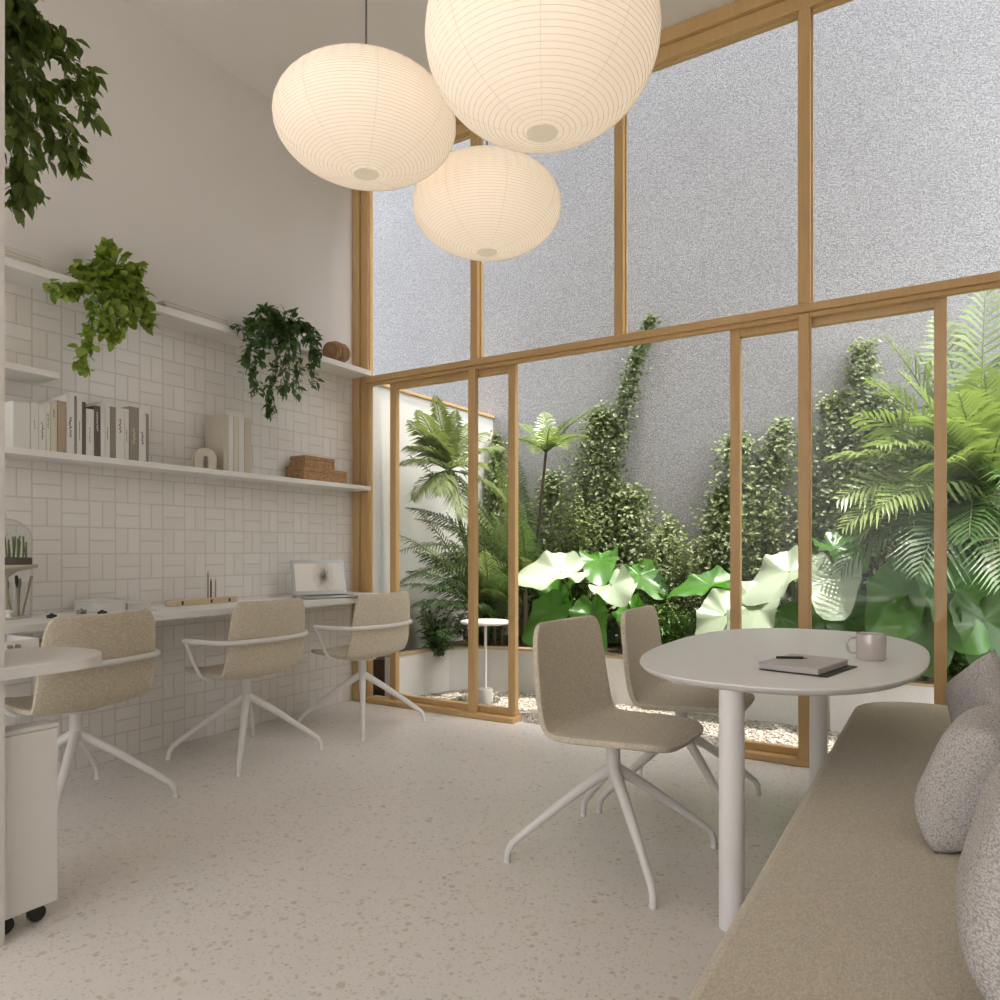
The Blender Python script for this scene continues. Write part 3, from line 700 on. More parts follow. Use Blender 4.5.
def cork_box(pa, pb, X, z, h, dpt, label):
    ya, yb = yX(pa, X), yX(pb, X)
    t = thing('cork_box', label, 'box', (X-dpt/2, (ya+yb)/2, z), 0, 'cork boxes on the lower shelf'); L = (yb-ya)/2
    MB().quadbox(-dpt/2, dpt/2, -L, L, 0, h*0.66).build('body', MT['cork'], t, bevel=0.004)
    MB().quadbox(-dpt/2-0.001, dpt/2+0.001, -L-0.001, L+0.001, h*0.67, h).build('lid', MT['cork'], t, bevel=0.004)
cork_box(304, 347, -3.515, LZ, 0.085, 0.17, 'wide brown cork box lying on the lower shelf under a smaller one')
cork_box(305, 335, -3.53, LZ+0.086, 0.075, 0.14, 'smaller brown cork box stacked on top of the wide one')

UZ = 2.3835
def flat_book(pa, pb, k, m, label, X=-3.52, dp=0.15):
    ya, yb = yX(pa, X), yX(pb, X)
    t = thing('flat_book', label, 'book', (X, (ya+yb)/2, UZ+k), 0, 'books lying flat on the upper shelf'); L = (yb-ya)/2
    MB().quadbox(-dp, 0, -L, L, 0, 0.003).quadbox(-dp, 0, -L, L, 0.015, 0.018).quadbox(-dp, -dp+0.003, -L, L, 0.003, 0.015).build('cover', MT[m], t)
    MB().quadbox(-dp+0.003, -0.003, -L+0.003, L-0.003, 0.003, 0.015).build('page_block', MT['pages'], t)
flat_book(3, 43, 0, 'b_white', 'flat white book at the bottom of the pile near the column, upper shelf')
flat_book(4, 41, 0.0185, 'b_beige', 'flat beige book in the middle of the pile near the column, upper shelf')
flat_book(5, 42, 0.037, 'b_white', 'flat white book topping the pile near the column, upper shelf')
flat_book(166, 232, 0, 'b_white', 'flat white book lying under another between the two trailing shelf plants')
flat_book(164, 228, 0.0185, 'b_beige', 'flat pale book lying uppermost between the two trailing shelf plants')

bc = atX(337, 358, -3.58)
t = thing('wicker_basket', 'brown wicker basket lying on the upper shelf beside the window post', 'basket', (-3.585, yX(336, -3.585), UZ+0.078), R(8))
def knot():
    mb = MB(); rr = random.Random(5); 
    for k in range(16):   # wound strands
        q = Matrix.Rotation(rr.uniform(-0.5, 0.5), 3, 'X') @ Matrix.Rotation(PI/2 + rr.uniform(-0.55, 0.55), 3, 'Y') @ Matrix.Rotation(rr.uniform(-0.4, 0.4), 3, 'X')
        off = -0.085+0.17*k/15; r0 = math.sqrt(max(0.0004, 1-(off/0.105)**2))
        pts = [Vector((0.07*r0*math.cos(2*PI*i/28), off, 0.07*r0*math.sin(2*PI*i/28))) for i in range(28)]
        qq = Matrix.Rotation(rr.uniform(-0.35, 0.35), 3, 'Z') @ Matrix.Rotation(rr.uniform(-0.25, 0.25), 3, 'X')
        mb.tube([qq @ p for p in pts], 0.0075, 6, False, True)
    return mb
kb = MB().lathe([(0.0, -0.066), (0.04, -0.060), (0.062, -0.03), (0.066, 0.0), (0.062, 0.03), (0.04, 0.060), (0.0, 0.066)], 24)
kb.v = [(x, y*1.5, z) for x, y, z in kb.v]
kb.build('basket_body', MT['wicker'], t, True); knot().build('woven_strands', MT['wicker'], t, True)

# ================================================================== THINGS ON THE DESK
D0 = DZ + 0.0005
# laptop
lc = atX(322, 598, -3.42)
lt = thing('laptop', 'open grey laptop at the far end of the desk beside the window post', 'laptop', (-3.36, yX(327, -3.36), D0), R(-22))
MB().quadbox(-0.115, 0.115, -0.185, 0.185, 0, 0.014).build('base', MT['grey_metal'], lt, bevel=0.004)
MB().quadbox(-0.10, 0.02, -0.14, 0.14, 0.014, 0.0155).build('keyboard', MT['dark'], lt)
ld_ = MB().quadbox(-0.006, 0.0, -0.185, 0.185, 0.0, 0.232).build('lid', MT['grey_metal'], lt, bevel=0.003); ld_.location = (-0.105, 0, 0.014); ld_.rotation_euler = (0, R(-14), 0)
MB().quadbox(0.0005, 0.002, -0.162, 0.162, 0.026, 0.208).build('screen', MT['screen'], ld_)
# pen tray
pt_ = thing('pen_tray', 'light wooden pen tray with dark slots on the desk by the wall', 'tray', (-3.57, yX(202, -3.57), D0), 0)
yy = yX(166, -3.57)-yX(202, -3.57); y2 = yX(236, -3.57)-yX(202, -3.57)
pl_ = arc(0, yy+0.04, 0.04, 0.04, PI, 2*PI, 10) + arc(0, y2-0.04, 0.04, 0.04, 0, PI, 10)
MB().prism(pl_, 0, 0.032).build('tray_body', MT['bamboo'], pt_, bevel=0.004)
for px in (178, 207, 225):
    q = yX(px, -3.57)-yX(202, -3.57); MB().quadbox(-0.041, 0.0412, q-0.006, q+0.006, 0.006, 0.026).build('slot', MT['dark'], pt_)
for px, top, m, r, lab in ((208, 570, 'b_tan', 0.0055, 'tall brown pencil standing in the wooden pen tray'), (211, 578, 'ink', 0.0045, 'dark pen standing in the tray between two brown pencils'), (215.5, 577, 'b_tan', 0.004, 'thin brown pencil standing rightmost in the pen tray')):
    p = atX(px, top, -3.57); h = p.z - DZ - 0.033
    t = thing('pencil', lab, 'pencil', (-3.57, p.y, DZ+0.033), 0, 'pencils in the wooden tray')
    MB().tube([(0, 0, 0), (0, 0, h-0.022)], r, 8).build('barrel', MT[m], t, True); MB().tube([(0, 0, h-0.022), (0, 0, h)], [r, 0.0008], 8).build('tip', MT['bamboo' if m != 'ink' else 'ink'], t, True)
# boxes and small things by the wall
def deskbox(name, pa, pb, X0, X1, h, m, label, cat, z=D0, lid=True):
    ya, yb = yX(pa, X1), yX(pb, X1)
    t = thing(name, label, cat, ((X0+X1)/2, (ya+yb)/2, z)); a, c = (X1-X0)/2, (yb-ya)/2
    MB().quadbox(-a, a, -c, c, 0, h*0.75).build('body', MT[m], t, bevel=0.003)
    MB().quadbox(-a-0.0008, a+0.0008, -c-0.0008, c+0.0008, h*0.76, h).build('lid', MT[m], t, bevel=0.002)
deskbox('document_box', 92, 126, -3.66, -3.50, 0.058, 'b_white', 'low white lidded box on the desk behind the leftmost armchair', 'box')
deskbox('document_box', 128, 151, -3.66, -3.52, 0.036, 'b_white', 'flatter white box on the desk, right of the taller white one', 'box')
t = thing('folder', 'thin dark folder on the desk in front of the white boxes', 'folder', (-3.42, (yX(107, -3.42)+yX(150, -3.42))/2, D0)); L = (yX(150, -3.42)-yX(107, -3.42))/2
MB().quadbox(-0.06, 0.06, -L, L, 0, 0.002).build('cover', MT['grey_metal'], t); MB().quadbox(-0.058, 0.058, -L+0.003, L-0.003, 0.002, 0.006).build('paper_sheets', MT['b_white'], t)
for px, X, m, hh, lab in ((51.5, -3.40, 'dark', 0.016, 'small black clip lying on the desk near the glass pencil cup'), (81.5, -3.50, 'b_grey', 0.02, 'small grey eraser block on the desk left of the white box'), (102, -3.36, 'dark', 0.018, 'small black clip on the desk before the white boxes')):
    y = yX(px, X); t = thing('desk_clip' if m == 'dark' else 'eraser', lab, 'clip' if m == 'dark' else 'eraser', (X, y, D0), R(20))
    MB().prism([(-0.012, -0.018), (0.012, -0.018), (0.014, 0.018), (-0.01, 0.018)], 0, hh).build('body', MT[m], t, bevel=0.004)
    MB().quadbox(-0.006, 0.006, -0.006, 0.006, hh, hh+0.006).build('clip_tab' if m == 'dark' else 'sleeve', MT[m], t, bevel=0.002)
# pencil cup
cy_ = yX(18, -3.57)
t = thing('glass_cup', 'clear glass cup of brushes on the desk at the left edge', 'cup', (-3.57, cy_, D0))
MB().lathe([(0.0, 0), (0.05, 0), (0.052, 0.004), (0.055, 0.15), (0.0525, 0.15), (0.049, 0.008), (0.0, 0.008)], 28).build('glass_wall', MT['clear'], t, True)
for k, (dx, dy, ex, ey, h, m, lab) in enumerate(((-0.01, -0.02, -0.01, -0.045, 0.175, 'dark', 'thick black brush leaning left in the glass cup'), (0.01, 0.0, 0.01, -0.012, 0.18, 'dark', 'dark brush standing upright in the glass cup'),
        (-0.015, 0.008, -0.01, 0.012, 0.165, 'b_grey', 'grey brush behind the upright black one in the glass cup'), (0.012, 0.012, 0.012, 0.052, 0.175, 'b_tan', 'thin brown pencil leaning right in the glass cup'), (-0.02, -0.015, -0.024, -0.038, 0.13, 'b_dark', 'short brown brush lowest in the glass cup'))):
    b_ = thing('paint_brush', lab, 'brush', (-3.57+dx, cy_+dy, D0+0.010), 0, 'brushes in the glass cup'); v = Vector((ex-dx, ey-dy, h))
    MB().tube([(0, 0, 0), tuple(v*0.7)], [0.004, 0.0045], 8).build('handle', MT['b_tan' if m == 'dark' else m], b_, True)
    MB().tube([tuple(v*0.7), tuple(v*0.85), tuple(v)], [0.005, 0.008, 0.006], 8).build('bristles', MT[m], b_, True)
t = thing('flower_pick', 'little white blossom ornament on the desk beside the glass cup', 'ornament', (-3.48, yX(9, -3.48), D0))
MB().lathe([(0, 0), (0.012, 0), (0.014, 0.02), (0.010, 0.03), (0, 0.03)], 14).build('bud_vase', MT['pot'], t, True)
mb = MB()
for k in range(6): mb.lathe([(0, -0.008), (0.008, -0.004), (0.008, 0.004), (0, 0.008)], 8, (0.012*math.cos(k*1.05), 0.012*math.sin(k*1.05), 0.036))
mb.build('blossom', MT['b_white'], t, True)
# glass cloche on a pedestal stand
cx_, cy_, cz_ = -3.53, yX(4, -3.53), 1.035
t = thing('pedestal_stand', 'pale footed cake stand carrying the glass cloche at the left edge', 'stand', (cx_, cy_, D0)); hh = cz_-D0
MB().lathe([(0, 0), (0.07, 0), (0.066, 0.008), (0.018, 0.02), (0.014, hh-0.06), (0.05, hh-0.03), (0.125, hh-0.014), (0.128, hh-0.006), (0.125, hh), (0, hh)], 36).build('footed_plate', MT['b_beige'], t, True)
t = thing('glass_cloche', 'glass dome with green sprigs on a dark base upon the cake stand', 'cloche', (cx_, cy_, cz_+0.0005))
MB().lathe([(0, 0), (0.105, 0), (0.105, 0.03), (0.09, 0.032), (0, 0.032)], 36).build('base', MT['b_dark'], t, True)
dm = [(0.102, 0.0325), (0.105, 0.06), (0.107, 0.11)] + [(0.107*math.cos(a_), 0.11+0.095*math.sin(a_)) for a_ in [PI/2*i/8 for i in range(1, 8)]] + [(0.004, 0.205)]
MB().lathe(dm, 36).build('dome', MT['clear'], t, True); MB().lathe([(0, 0.205), (0.008, 0.208), (0.012, 0.218), (0.008, 0.228), (0, 0.23)], 14).build('knob', MT['clear'], t, True)
mb = MB(); rr = random.Random(2)
for k in range(22):
    x, y = rr.uniform(-0.06, 0.06), rr.uniform(-0.07, 0.07); mb.tube([(x, y, 0.032), (x+rr.uniform(-.01, .01), y+rr.uniform(-.01, .01), rr.uniform(0.09, 0.13))], 0.0035, 5)
mb.build('sprigs', MT['stalk'], t, True)
mb = MB()
for k in range(30):
    a_ = rr.uniform(0, 2*PI); r_ = rr.uniform(0.0, 0.065); mb.lathe([(0, -0.006), (0.006, 0), (0, 0.006)], 6, (r_*math.cos(a_), r_*math.sin(a_), rr.uniform(0.125, 0.165)))
mb.build('blossoms', MT['b_white'], t, True)

# ================================================================== LEAVES
def frame(d, up=Vector((0, 0, 1))):
    d = d.normalized(); s = d.cross(up)
    s = s.normalized() if s.length > 1e-4 else Vector((1, 0, 0))
    return d, s, s.cross(d)
PROF = [(0.0, 0.0), (0.14, 0.62), (0.36, 1.0), (0.62, 0.80), (0.84, 0.38), (1.0, 0.0)]
ROUND = [(0.0, 0.0), (0.10, 0.70), (0.34, 1.0), (0.64, 0.92), (0.88, 0.5), (1.0, 0.0)]
def leaf(mb, base, d, L, W, roll=0.0, droop=0.25, fold=0.18, prof=PROF):
    d, s, n = frame(d)
    if roll: q = Matrix.Rotation(roll, 3, d); s = q @ s; n = q @ n
    st = len(mb.v); c = len(prof)
    for k, (t, wd) in enumerate(prof):
        p = base + d*(L*t) - n*(droop*L*t*t) ; wv = W*0.5*wd
        mb.v += [tuple(p - s*wv + n*(fold*wv)), tuple(p), tuple(p + s*wv + n*(fold*wv))]
    for k in range(c-1):
        a = st+3*k; mb.f += [(a, a+1, a+4, a+3), (a+1, a+2, a+5, a+4)]
def small_leaf(mb, base, d, n, L, W):
    d = d.normalized(); s = d.cross(n); s = s.normalized() if s.length > 1e-4 else d.orthogonal().normalized(); n = s.cross(d); st = len(mb.v)
    mb.v += [tuple(base), tuple(base + d*L*0.42 - s*W*0.5), tuple(base + d*L), tuple(base + d*L*0.42 + s*W*0.5), tuple(base + d*L*0.48 - n*W*0.12)]
    mb.f += [(st, st+1, st+4), (st+1, st+2, st+4), (st+2, st+3, st+4), (st+3, st, st+4)]
def rdir(r, zlo=-1, zhi=1):
    a = r.uniform(0, 2*PI); z = r.uniform(zlo, zhi); q = math.sqrt(max(0, 1-z*z)); return Vector((q*math.cos(a), q*math.sin(a), z))
def local(mb, t): 
    L = Vector(t.location); mb.v = [tuple(Vector(p)-L) for p in mb.v]; return mb

def trailing_plant(name, label, potc, potr, poth, strands, Lr, m, seed, per=9, avoid=None, cord=False, tuft=0, prof=PROF, wr=(0.5, 0.68)):
    r = random.Random(seed); t = thing(name, label, 'plant', potc)
    MB().lathe([(0, 0), (potr*0.75, 0), (potr, poth), (potr*0.93, poth), (potr*0.9, poth-0.01), (0, poth-0.012)], 28).build('pot', MT['pot'], t, True)
    lm, sm = MB(), MB(); top = Vector(potc) + Vector((0, 0, poth))
    for pts in strands:
        pp = smooth_path([top + Vector((r.uniform(-.4, .4)*potr, r.uniform(-.4, .4)*potr, -0.01))] + [Vector(p) for p in pts], 6)
        sm.tube(pp, 0.0022, 5)
        tot = len(pp)
        for k in range(1, tot):
            for q in range(per):
                f = r.random(); p = pp[k-1].lerp(pp[k], f) if k < tot else pp[-1]
                out = (p - top); out.z *= 0.2; out = out.normalized() if out.length > 1e-3 else rdir(r)
                d = (out*0.6 + rdir(r)*0.9 + Vector((0, 0, -0.45))).normalized()
                b_ = p + rdir(r)*r.uniform(0.0, 0.045)
                L = r.uniform(*Lr)
                if avoid and not avoid(b_ + d*L): continue
                sm.tube([p, b_], 0.0012, 4, False)
                leaf(lm, b_, d, L, L*r.uniform(*wr), r.uniform(-0.6, 0.6), r.uniform(0.1, 0.5), r.uniform(0.1, 0.35), prof)
    for k in range(tuft):
        d = rdir(r, 0.0, 1.0); p = top + Vector((d.x*potr*1.5, d.y*potr*1.5, d.z*0.12)); L = r.uniform(*Lr)
        sm.tube([top, p], 0.0014, 4, False); leaf(lm, p, (d + rdir(r)*0.5), L, L*0.62, r.uniform(-.5, .5), 0.3, 0.2, prof)
    local(lm, t).build_raw('foliage', MT[m], t); local(sm, t).build_raw('stems', MT['stalk'], t)
    if cord:
        for k in range(3):
            a_ = 2*PI*k/3; MB().tube([(potr*math.cos(a_), potr*math.sin(a_), poth-0.005), (0, 0, poth+0.42)], 0.002, 5).build('hanger_cord', MT['cord'], t, True)
        MB().tube([(0, 0, poth+0.42), (0, 0, ZC-potc[2]-0.001)], 0.002, 5).build('hanger_cord', MT['cord'], t, True)
    return t
wallside = lambda p: p.x > XL + 0.02
# pothos on the upper shelf
pX = -3.585; yc = yX(112, pX)
def sp(px, py, X): return atX(px, py, X)
def notshelf(p): return p.x > XL+0.02 and (p.z > UZ+0.004 or p.z < 2.33 or p.x > SX+0.004)
trailing_plant('trailing_pothos', 'bright green trailing plant on the upper shelf above the books', (pX, yc, UZ+0.0005), 0.062, 0.10,
    [[sp(118, 275, -3.50), sp(128, 292, -3.44), sp(136, 320, -3.44)], [sp(105, 272, -3.50), sp(98, 300, -3.42), sp(88, 340, -3.44), sp(84, 368, -3.46)],
     [sp(92, 278, -3.52), sp(72, 290, -3.46), sp(55, 287, -3.45)], [sp(108, 280, -3.48), sp(108, 305, -3.40), sp(104, 336, -3.42)], [sp(128, 276, -3.5), sp(142, 300, -3.44), sp(148, 326, -3.45)],
     [sp(106, 268, -3.58), sp(106, 257, -3.56), sp(109, 248, -3.55)], [sp(120, 290, -3.44), sp(122, 312, -3.41), sp(112, 338, -3.43)], [sp(96, 270, -3.56), sp(76, 268, -3.52)], [sp(126, 268, -3.55), sp(138, 270, -3.5)]],
    (0.034, 0.056), 'pothos', 4, 7, notshelf, tuft=40, prof=ROUND, wr=(0.72, 0.9))
yc = yX(284, pX)
trailing_plant('trailing_ivy', 'dark green trailing plant on the upper shelf beside the wicker basket', (pX, yc, UZ+0.0005), 0.065, 0.11,
    [[sp(270, 320, -3.5), sp(256, 322, -3.45), sp(240, 330, -3.44)], [sp(276, 325, -3.48), sp(262, 352, -3.42), sp(252, 372, -3.44), sp(258, 392, -3.45)],
     [sp(284, 325, -3.46), sp(276, 360, -3.41), sp(270, 390, -3.43), sp(270, 416, -3.44)], [sp(292, 325, -3.46), sp(296, 360, -3.42), sp(296, 395, -3.43)], [sp(298, 322, -3.48), sp(310, 345, -3.44), sp(312, 385, -3.44)],
     [sp(286, 335, -3.44), sp(286, 362, -3.40), sp(284, 392, -3.42)], [sp(300, 325, -3.5), sp(312, 335, -3.46), sp(314, 360, -3.45)], [sp(268, 330, -3.46), sp(252, 345, -3.43), sp(246, 362, -3.43)], [sp(280, 318, -3.5), sp(272, 312, -3.48), sp(258, 310, -3.47)]],
    (0.038, 0.068), 'ivy_in', 9, 6, notshelf, tuft=50, wr=(0.42, 0.58))
# hanging plant at the upper left
hc = Vector((-2.58, 1.16, 3.06))
def hp(px, py, d): return atD(px, py, d)
def notcol(p): return not (-2.64 < p.x < -2.205 and 0.88 < p.y < 1.005)
trailing_plant('hanging_fig', 'big dark leafy plant hanging from the ceiling at the top left corner', tuple(hc), 0.11, 0.16,
    [[hp(-5, -40, 2.4), hp(25, 5, 2.36), hp(24, 20, 2.4)], [hp(-20, -30, 2.4), hp(-5, 10, 2.36), hp(8, 40, 2.36)], [hp(10, 20, 2.4), hp(30, 60, 2.35), hp(45, 110, 2.35), hp(50, 150, 2.4)], [hp(20, 30, 2.45), hp(55, 50, 2.4), hp(80, 80, 2.4), hp(88, 120, 2.42)], [hp(5, 40, 2.35), hp(10, 90, 2.3), hp(14, 150, 2.32), hp(12, 205, 2.35)],
     [hp(15, 20, 2.4), hp(45, 30, 2.42), hp(72, 42, 2.45)], [hp(0, 60, 2.3), hp(20, 130, 2.3), hp(28, 180, 2.33), hp(30, 190, 2.34)], [hp(20, 60, 2.4), hp(50, 100, 2.38), hp(70, 140, 2.4), hp(74, 165, 2.42)], [hp(-10, 40, 2.35), hp(-15, 100, 2.32), hp(-8, 160, 2.33)],
     [hp(30, 70, 2.5), hp(62, 85, 2.52), hp(92, 75, 2.52)], [hp(8, 70, 2.45), hp(25, 110, 2.45), hp(40, 160, 2.45)], [hp(10, 10, 2.4), hp(20, 8, 2.4), hp(30, 20, 2.4)]],
    (0.036, 0.062), 'ficus', 21, 5, notcol, cord=True, tuft=20)

# ================================================================== GARDEN
def on_wall(px, py, off=0.04): return atY(px, py, GW-off)
# side table
sc_ = atZ(484, 702, 0.0); 
t = thing('garden_side_table', 'small round white table on a stone foot outside on the gravel', 'side table', (sc_.x, sc_.y+0.02, -0.012))
MB().lathe([(0, 0), (0.052, 0), (0.055, 0.01), (0.055, 0.10), (0.05, 0.108), (0, 0.108)], 28).build('stone_foot', MT['stone'], t, True)
MB().lathe([(0.011, 0.106), (0.011, 0.575)], 14).build('stem', MT['metal_white'], t, True)
MB().lathe([(0, 0.575), (0.17, 0.577), (0.183, 0.584), (0.185, 0.592), (0.18, 0.597), (0, 0.597)], 44).build('table_top', MT['metal_white'], t, True)

def frond(t, base, d0, length, sag, nl, ll, lw, m, r, name='frond', vshape=0.5, leafdroop=0.3, twist=0.0):
    """feather leaf: an arching rachis with leaflets along both sides"""
    lm = MB(); pts = []; p = Vector(base); d = Vector(d0).normalized(); n = 14; step = length/n
    for k in range(n+1):
        pts.append(p.copy()); d = (d + Vector((0, 0, -sag*(0.35+k/n)/n))).normalized(); p = p + d*step
    rm = MB().tube(pts, [0.007*(1-0.8*k/n) + 0.0012 for k in range(n+1)], 5)
    for k in range(nl):
        s = 0.14 + 0.86*(k+0.5)/nl; f = s*n; i = min(int(f), n-1); q = pts[i].lerp(pts[i+1], f-i); tg = (pts[i+1]-pts[i]).normalized()
        side = tg.cross(Vector((0, 0, 1)));
        side = side.normalized() if side.length > 1e-3 else Vector((1, 0, 0)); 
        if twist: side = Matrix.Rotation(twist, 3, tg) @ side
        upn = side.cross(tg)
        env = math.sin(PI*(0.12+0.86*s))**0.75
        for sg in (-1, 1):
            L = ll*env*r.uniform(0.85, 1.1); dd = (side*sg + tg*(0.45+0.7*s) + upn*(vshape*r.uniform(0.4, 1.1))).normalized()
            st = len(lm.v); wv = lw*0.5*(0.6+0.4*env); a = q; b2 = q + dd*L*0.5 + Vector((0, 0, -leafdroop*L*0.12)); c = q + dd*L*0.95 + Vector((0, 0, -leafdroop*L*0.6))
            ww = tg*wv
            lm.v += [tuple(a-ww*0.4), tuple(a+ww*0.4), tuple(b2-ww), tuple(b2+ww), tuple(c)]
            lm.f += [(st, st+1, st+3, st+2), (st+2, st+3, st+4)]
    o = local(lm, t).build_raw(name, MT[m], t); L_ = Vector(t.location)
    rm.v = [tuple(Vector(v)-L_) for v in rm.v]; rm.build_raw('rachis', MT['stalk'], o)
    return o
def inside(px, py, Y, lim=-3.36):
    p = atY(px, py, Y)      # kept clear of the left garden wall
    return p if p.x > lim else atX(px, py, lim)
def toward(a, b, lift=0.0): v = Vector(b)-Vector(a); return v + Vector((0, 0, lift*v.length))
def aimed(t, base, tip, sag, nl, ll, lw, m, r, **kw):
    """a frond that arches from base and ends near tip"""
    v = Vector(tip)-Vector(base); L = v.length*1.08
    frond(t, base, v.normalized() + Vector((0, 0, sag*0.42)), L, sag, nl, ll, lw, m, r, **kw)

r = random.Random(31)
# tall feathery palm on the left: slender stem, crown of arching fronds
t = thing('slender_palm', 'slender palm with an arching feathery crown behind the left sliding door', 'palm', (-3.22, 5.20, 0.29))
cr = inside(448, 470, 5.25); bs = Vector(t.location)
MB().tube([tuple(Vector(p)-bs) for p in smooth_path([bs+Vector((0, 0, -0.02)), bs.lerp(cr, 0.5)+Vector((-0.05, 0, 0.03)), cr], 6)], [0.018]*12+[0.013], 8).build('trunk', MT['bark'], t, True)
for px, py, Y, sg in ((412, 425, 5.15, 0.5), (405, 470, 5.0, 0.9), (418, 505, 4.6, 1.0), (470, 425, 5.0, 0.7), (500, 450, 5.0, 0.9), (498, 505, 4.9, 1.1), (436, 402, 5.5, 0.5), (460, 520, 4.5, 1.1), (425, 440, 4.9, 0.8),
        (480, 470, 4.6, 1.0), (410, 450, 4.7, 0.8), (455, 415, 5.3, 0.6), (484, 435, 5.2, 0.8), (440, 500, 4.4, 1.1), (420, 415, 5.0, 0.6)):
    aimed(t, cr, inside(px, py, Y), sg, 46, 0.20, 0.017, 'fern', r, leafdroop=0.8)
# low spreading palm beneath it
t = thing('spreading_palm', 'low spreading palm of drooping grey-green fronds in the left corner of the planter', 'palm', (-3.12, 4.98, 0.29))
bs = Vector(t.location)
for k in range(6):
    a_ = k*1.05; MB().tube([(0.05*math.cos(a_), 0.05*math.sin(a_), -0.02), (0.09*math.cos(a_), 0.09*math.sin(a_), 0.28)], [0.016, 0.009], 6).build('stem', MT['bark'], t, True)
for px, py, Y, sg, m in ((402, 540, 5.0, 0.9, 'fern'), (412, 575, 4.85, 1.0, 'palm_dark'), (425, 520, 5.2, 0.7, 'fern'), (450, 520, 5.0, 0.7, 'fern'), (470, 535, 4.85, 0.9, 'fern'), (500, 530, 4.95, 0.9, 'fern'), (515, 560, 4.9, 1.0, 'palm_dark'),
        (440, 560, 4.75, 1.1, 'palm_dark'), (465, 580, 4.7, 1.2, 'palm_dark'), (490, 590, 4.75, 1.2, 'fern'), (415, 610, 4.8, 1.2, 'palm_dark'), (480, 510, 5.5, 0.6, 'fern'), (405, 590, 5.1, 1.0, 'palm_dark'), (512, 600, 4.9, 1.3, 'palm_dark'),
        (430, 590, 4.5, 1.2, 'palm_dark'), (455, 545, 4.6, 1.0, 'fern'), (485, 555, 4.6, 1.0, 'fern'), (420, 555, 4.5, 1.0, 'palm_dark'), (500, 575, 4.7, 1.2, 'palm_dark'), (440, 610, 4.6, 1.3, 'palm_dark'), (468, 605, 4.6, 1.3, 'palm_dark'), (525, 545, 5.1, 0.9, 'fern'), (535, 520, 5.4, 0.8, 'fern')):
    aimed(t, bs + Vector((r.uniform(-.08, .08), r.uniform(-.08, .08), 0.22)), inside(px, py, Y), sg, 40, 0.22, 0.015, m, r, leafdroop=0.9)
t = thing('feather_palm', 'dense feathery palm between the slender palm stem and the garden side table', 'palm', (-3.0, 5.25, 0.29))
bs = Vector(t.location); cr = bs + Vector((0, 0, 0.55))
MB().tube([(0, 0, -0.02), (0.01, 0, 0.3), (0, 0, 0.55)], [0.03, 0.026, 0.022], 8).build('trunk', MT['bark'], t, True)
for k in range(30):
    px = r.uniform(398, 522); py = r.uniform(455, 600); sg = 0.5 + (py-455)/145*0.8
    aimed(t, cr + Vector((r.uniform(-.03, .03), r.uniform(-.03, .03), r.uniform(-.08, .02))), inside(px, py, r.uniform(4.55, 5.6), -3.42), sg, 38, 0.20, 0.014, ('fern', 'palm_dark', 'palm_dark')[k % 3], r, leafdroop=0.9, twist=r.uniform(-.4, .4))
# tree fern: bare stem, umbrella of fronds
t = thing('tree_fern', 'small tree fern with a pale umbrella crown on a bare dark stem', 'fern', (atY(522, 600, 5.5).x, 5.5, 0.29))
cr = atY(546, 452, 5.45); bs = Vector(t.location)
MB().tube([tuple(Vector(p)-bs) for p in smooth_path([bs+Vector((0, 0, -0.02)), bs.lerp(cr, 0.5)+Vector((0.02, 0, 0)), cr], 6)], 0.012, 8).build('trunk', MT['bark'], t, True)
for px, py, Y, sg in ((515, 440, 5.3, 0.9), (520, 425, 5.6, 0.8), (545, 415, 5.7, 0.5), (570, 420, 5.55, 0.7), (585, 440, 5.3, 0.9), (565, 455, 5.1, 1.2), (535, 458, 5.1, 1.2), (550, 432, 5.05, 0.9), (590, 412, 5.65, 0.6)):
    aimed(t, cr, atY(px, py, Y), sg, 34, 0.15, 0.017, 'palm', r, leafdroop=0.5)
# big palm on the right
t = thing('large_palm', 'large bright palm with long fronds filling the right side of the garden', 'palm', (atY(985, 600, 5.35).x, 5.35, 0.29))
bs = Vector(t.location); cr = atY(985, 500, 5.3)
MB().tube([tuple(Vector(p)-bs) for p in smooth_path([bs+Vector((0, 0, -0.02)), bs.lerp(cr, 0.6), cr], 6)], [0.05]*8+[0.04]*5, 10).build('trunk', MT['bark'], t, True)
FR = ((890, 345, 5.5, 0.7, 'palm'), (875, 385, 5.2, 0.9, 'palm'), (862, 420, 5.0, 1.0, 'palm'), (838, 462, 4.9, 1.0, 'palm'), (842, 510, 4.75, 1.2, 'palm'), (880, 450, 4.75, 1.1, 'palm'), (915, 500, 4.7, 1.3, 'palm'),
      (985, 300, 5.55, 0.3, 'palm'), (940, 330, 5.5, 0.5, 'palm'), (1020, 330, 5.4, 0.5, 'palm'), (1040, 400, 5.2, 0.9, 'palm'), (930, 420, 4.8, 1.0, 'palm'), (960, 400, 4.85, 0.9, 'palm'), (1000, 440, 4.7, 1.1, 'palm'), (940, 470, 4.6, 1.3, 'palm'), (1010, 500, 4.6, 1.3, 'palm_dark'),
      (870, 560, 4.75, 1.3, 'palm'), (850, 545, 4.6, 1.2, 'palm'), (885, 520, 4.6, 1.2, 'palm'), (905, 380, 5.1, 0.8, 'palm'), (920, 360, 5.4, 0.7, 'palm'), (900, 440, 5.2, 1.0, 'palm_dark'), (950, 520, 5.0, 1.3, 'palm_dark'), (985, 380, 5.0, 0.8, 'palm'), (910, 550, 5.0, 1.3, 'palm_dark'), (985, 540, 4.9, 1.3, 'palm_dark'), (860, 590, 4.85, 1.3, 'palm_dark'), (970, 560, 4.6, 1.4, 'palm_dark'), (930, 600, 4.65, 1.5, 'palm_dark'), (1000, 610, 4.6, 1.4, 'palm_dark'))
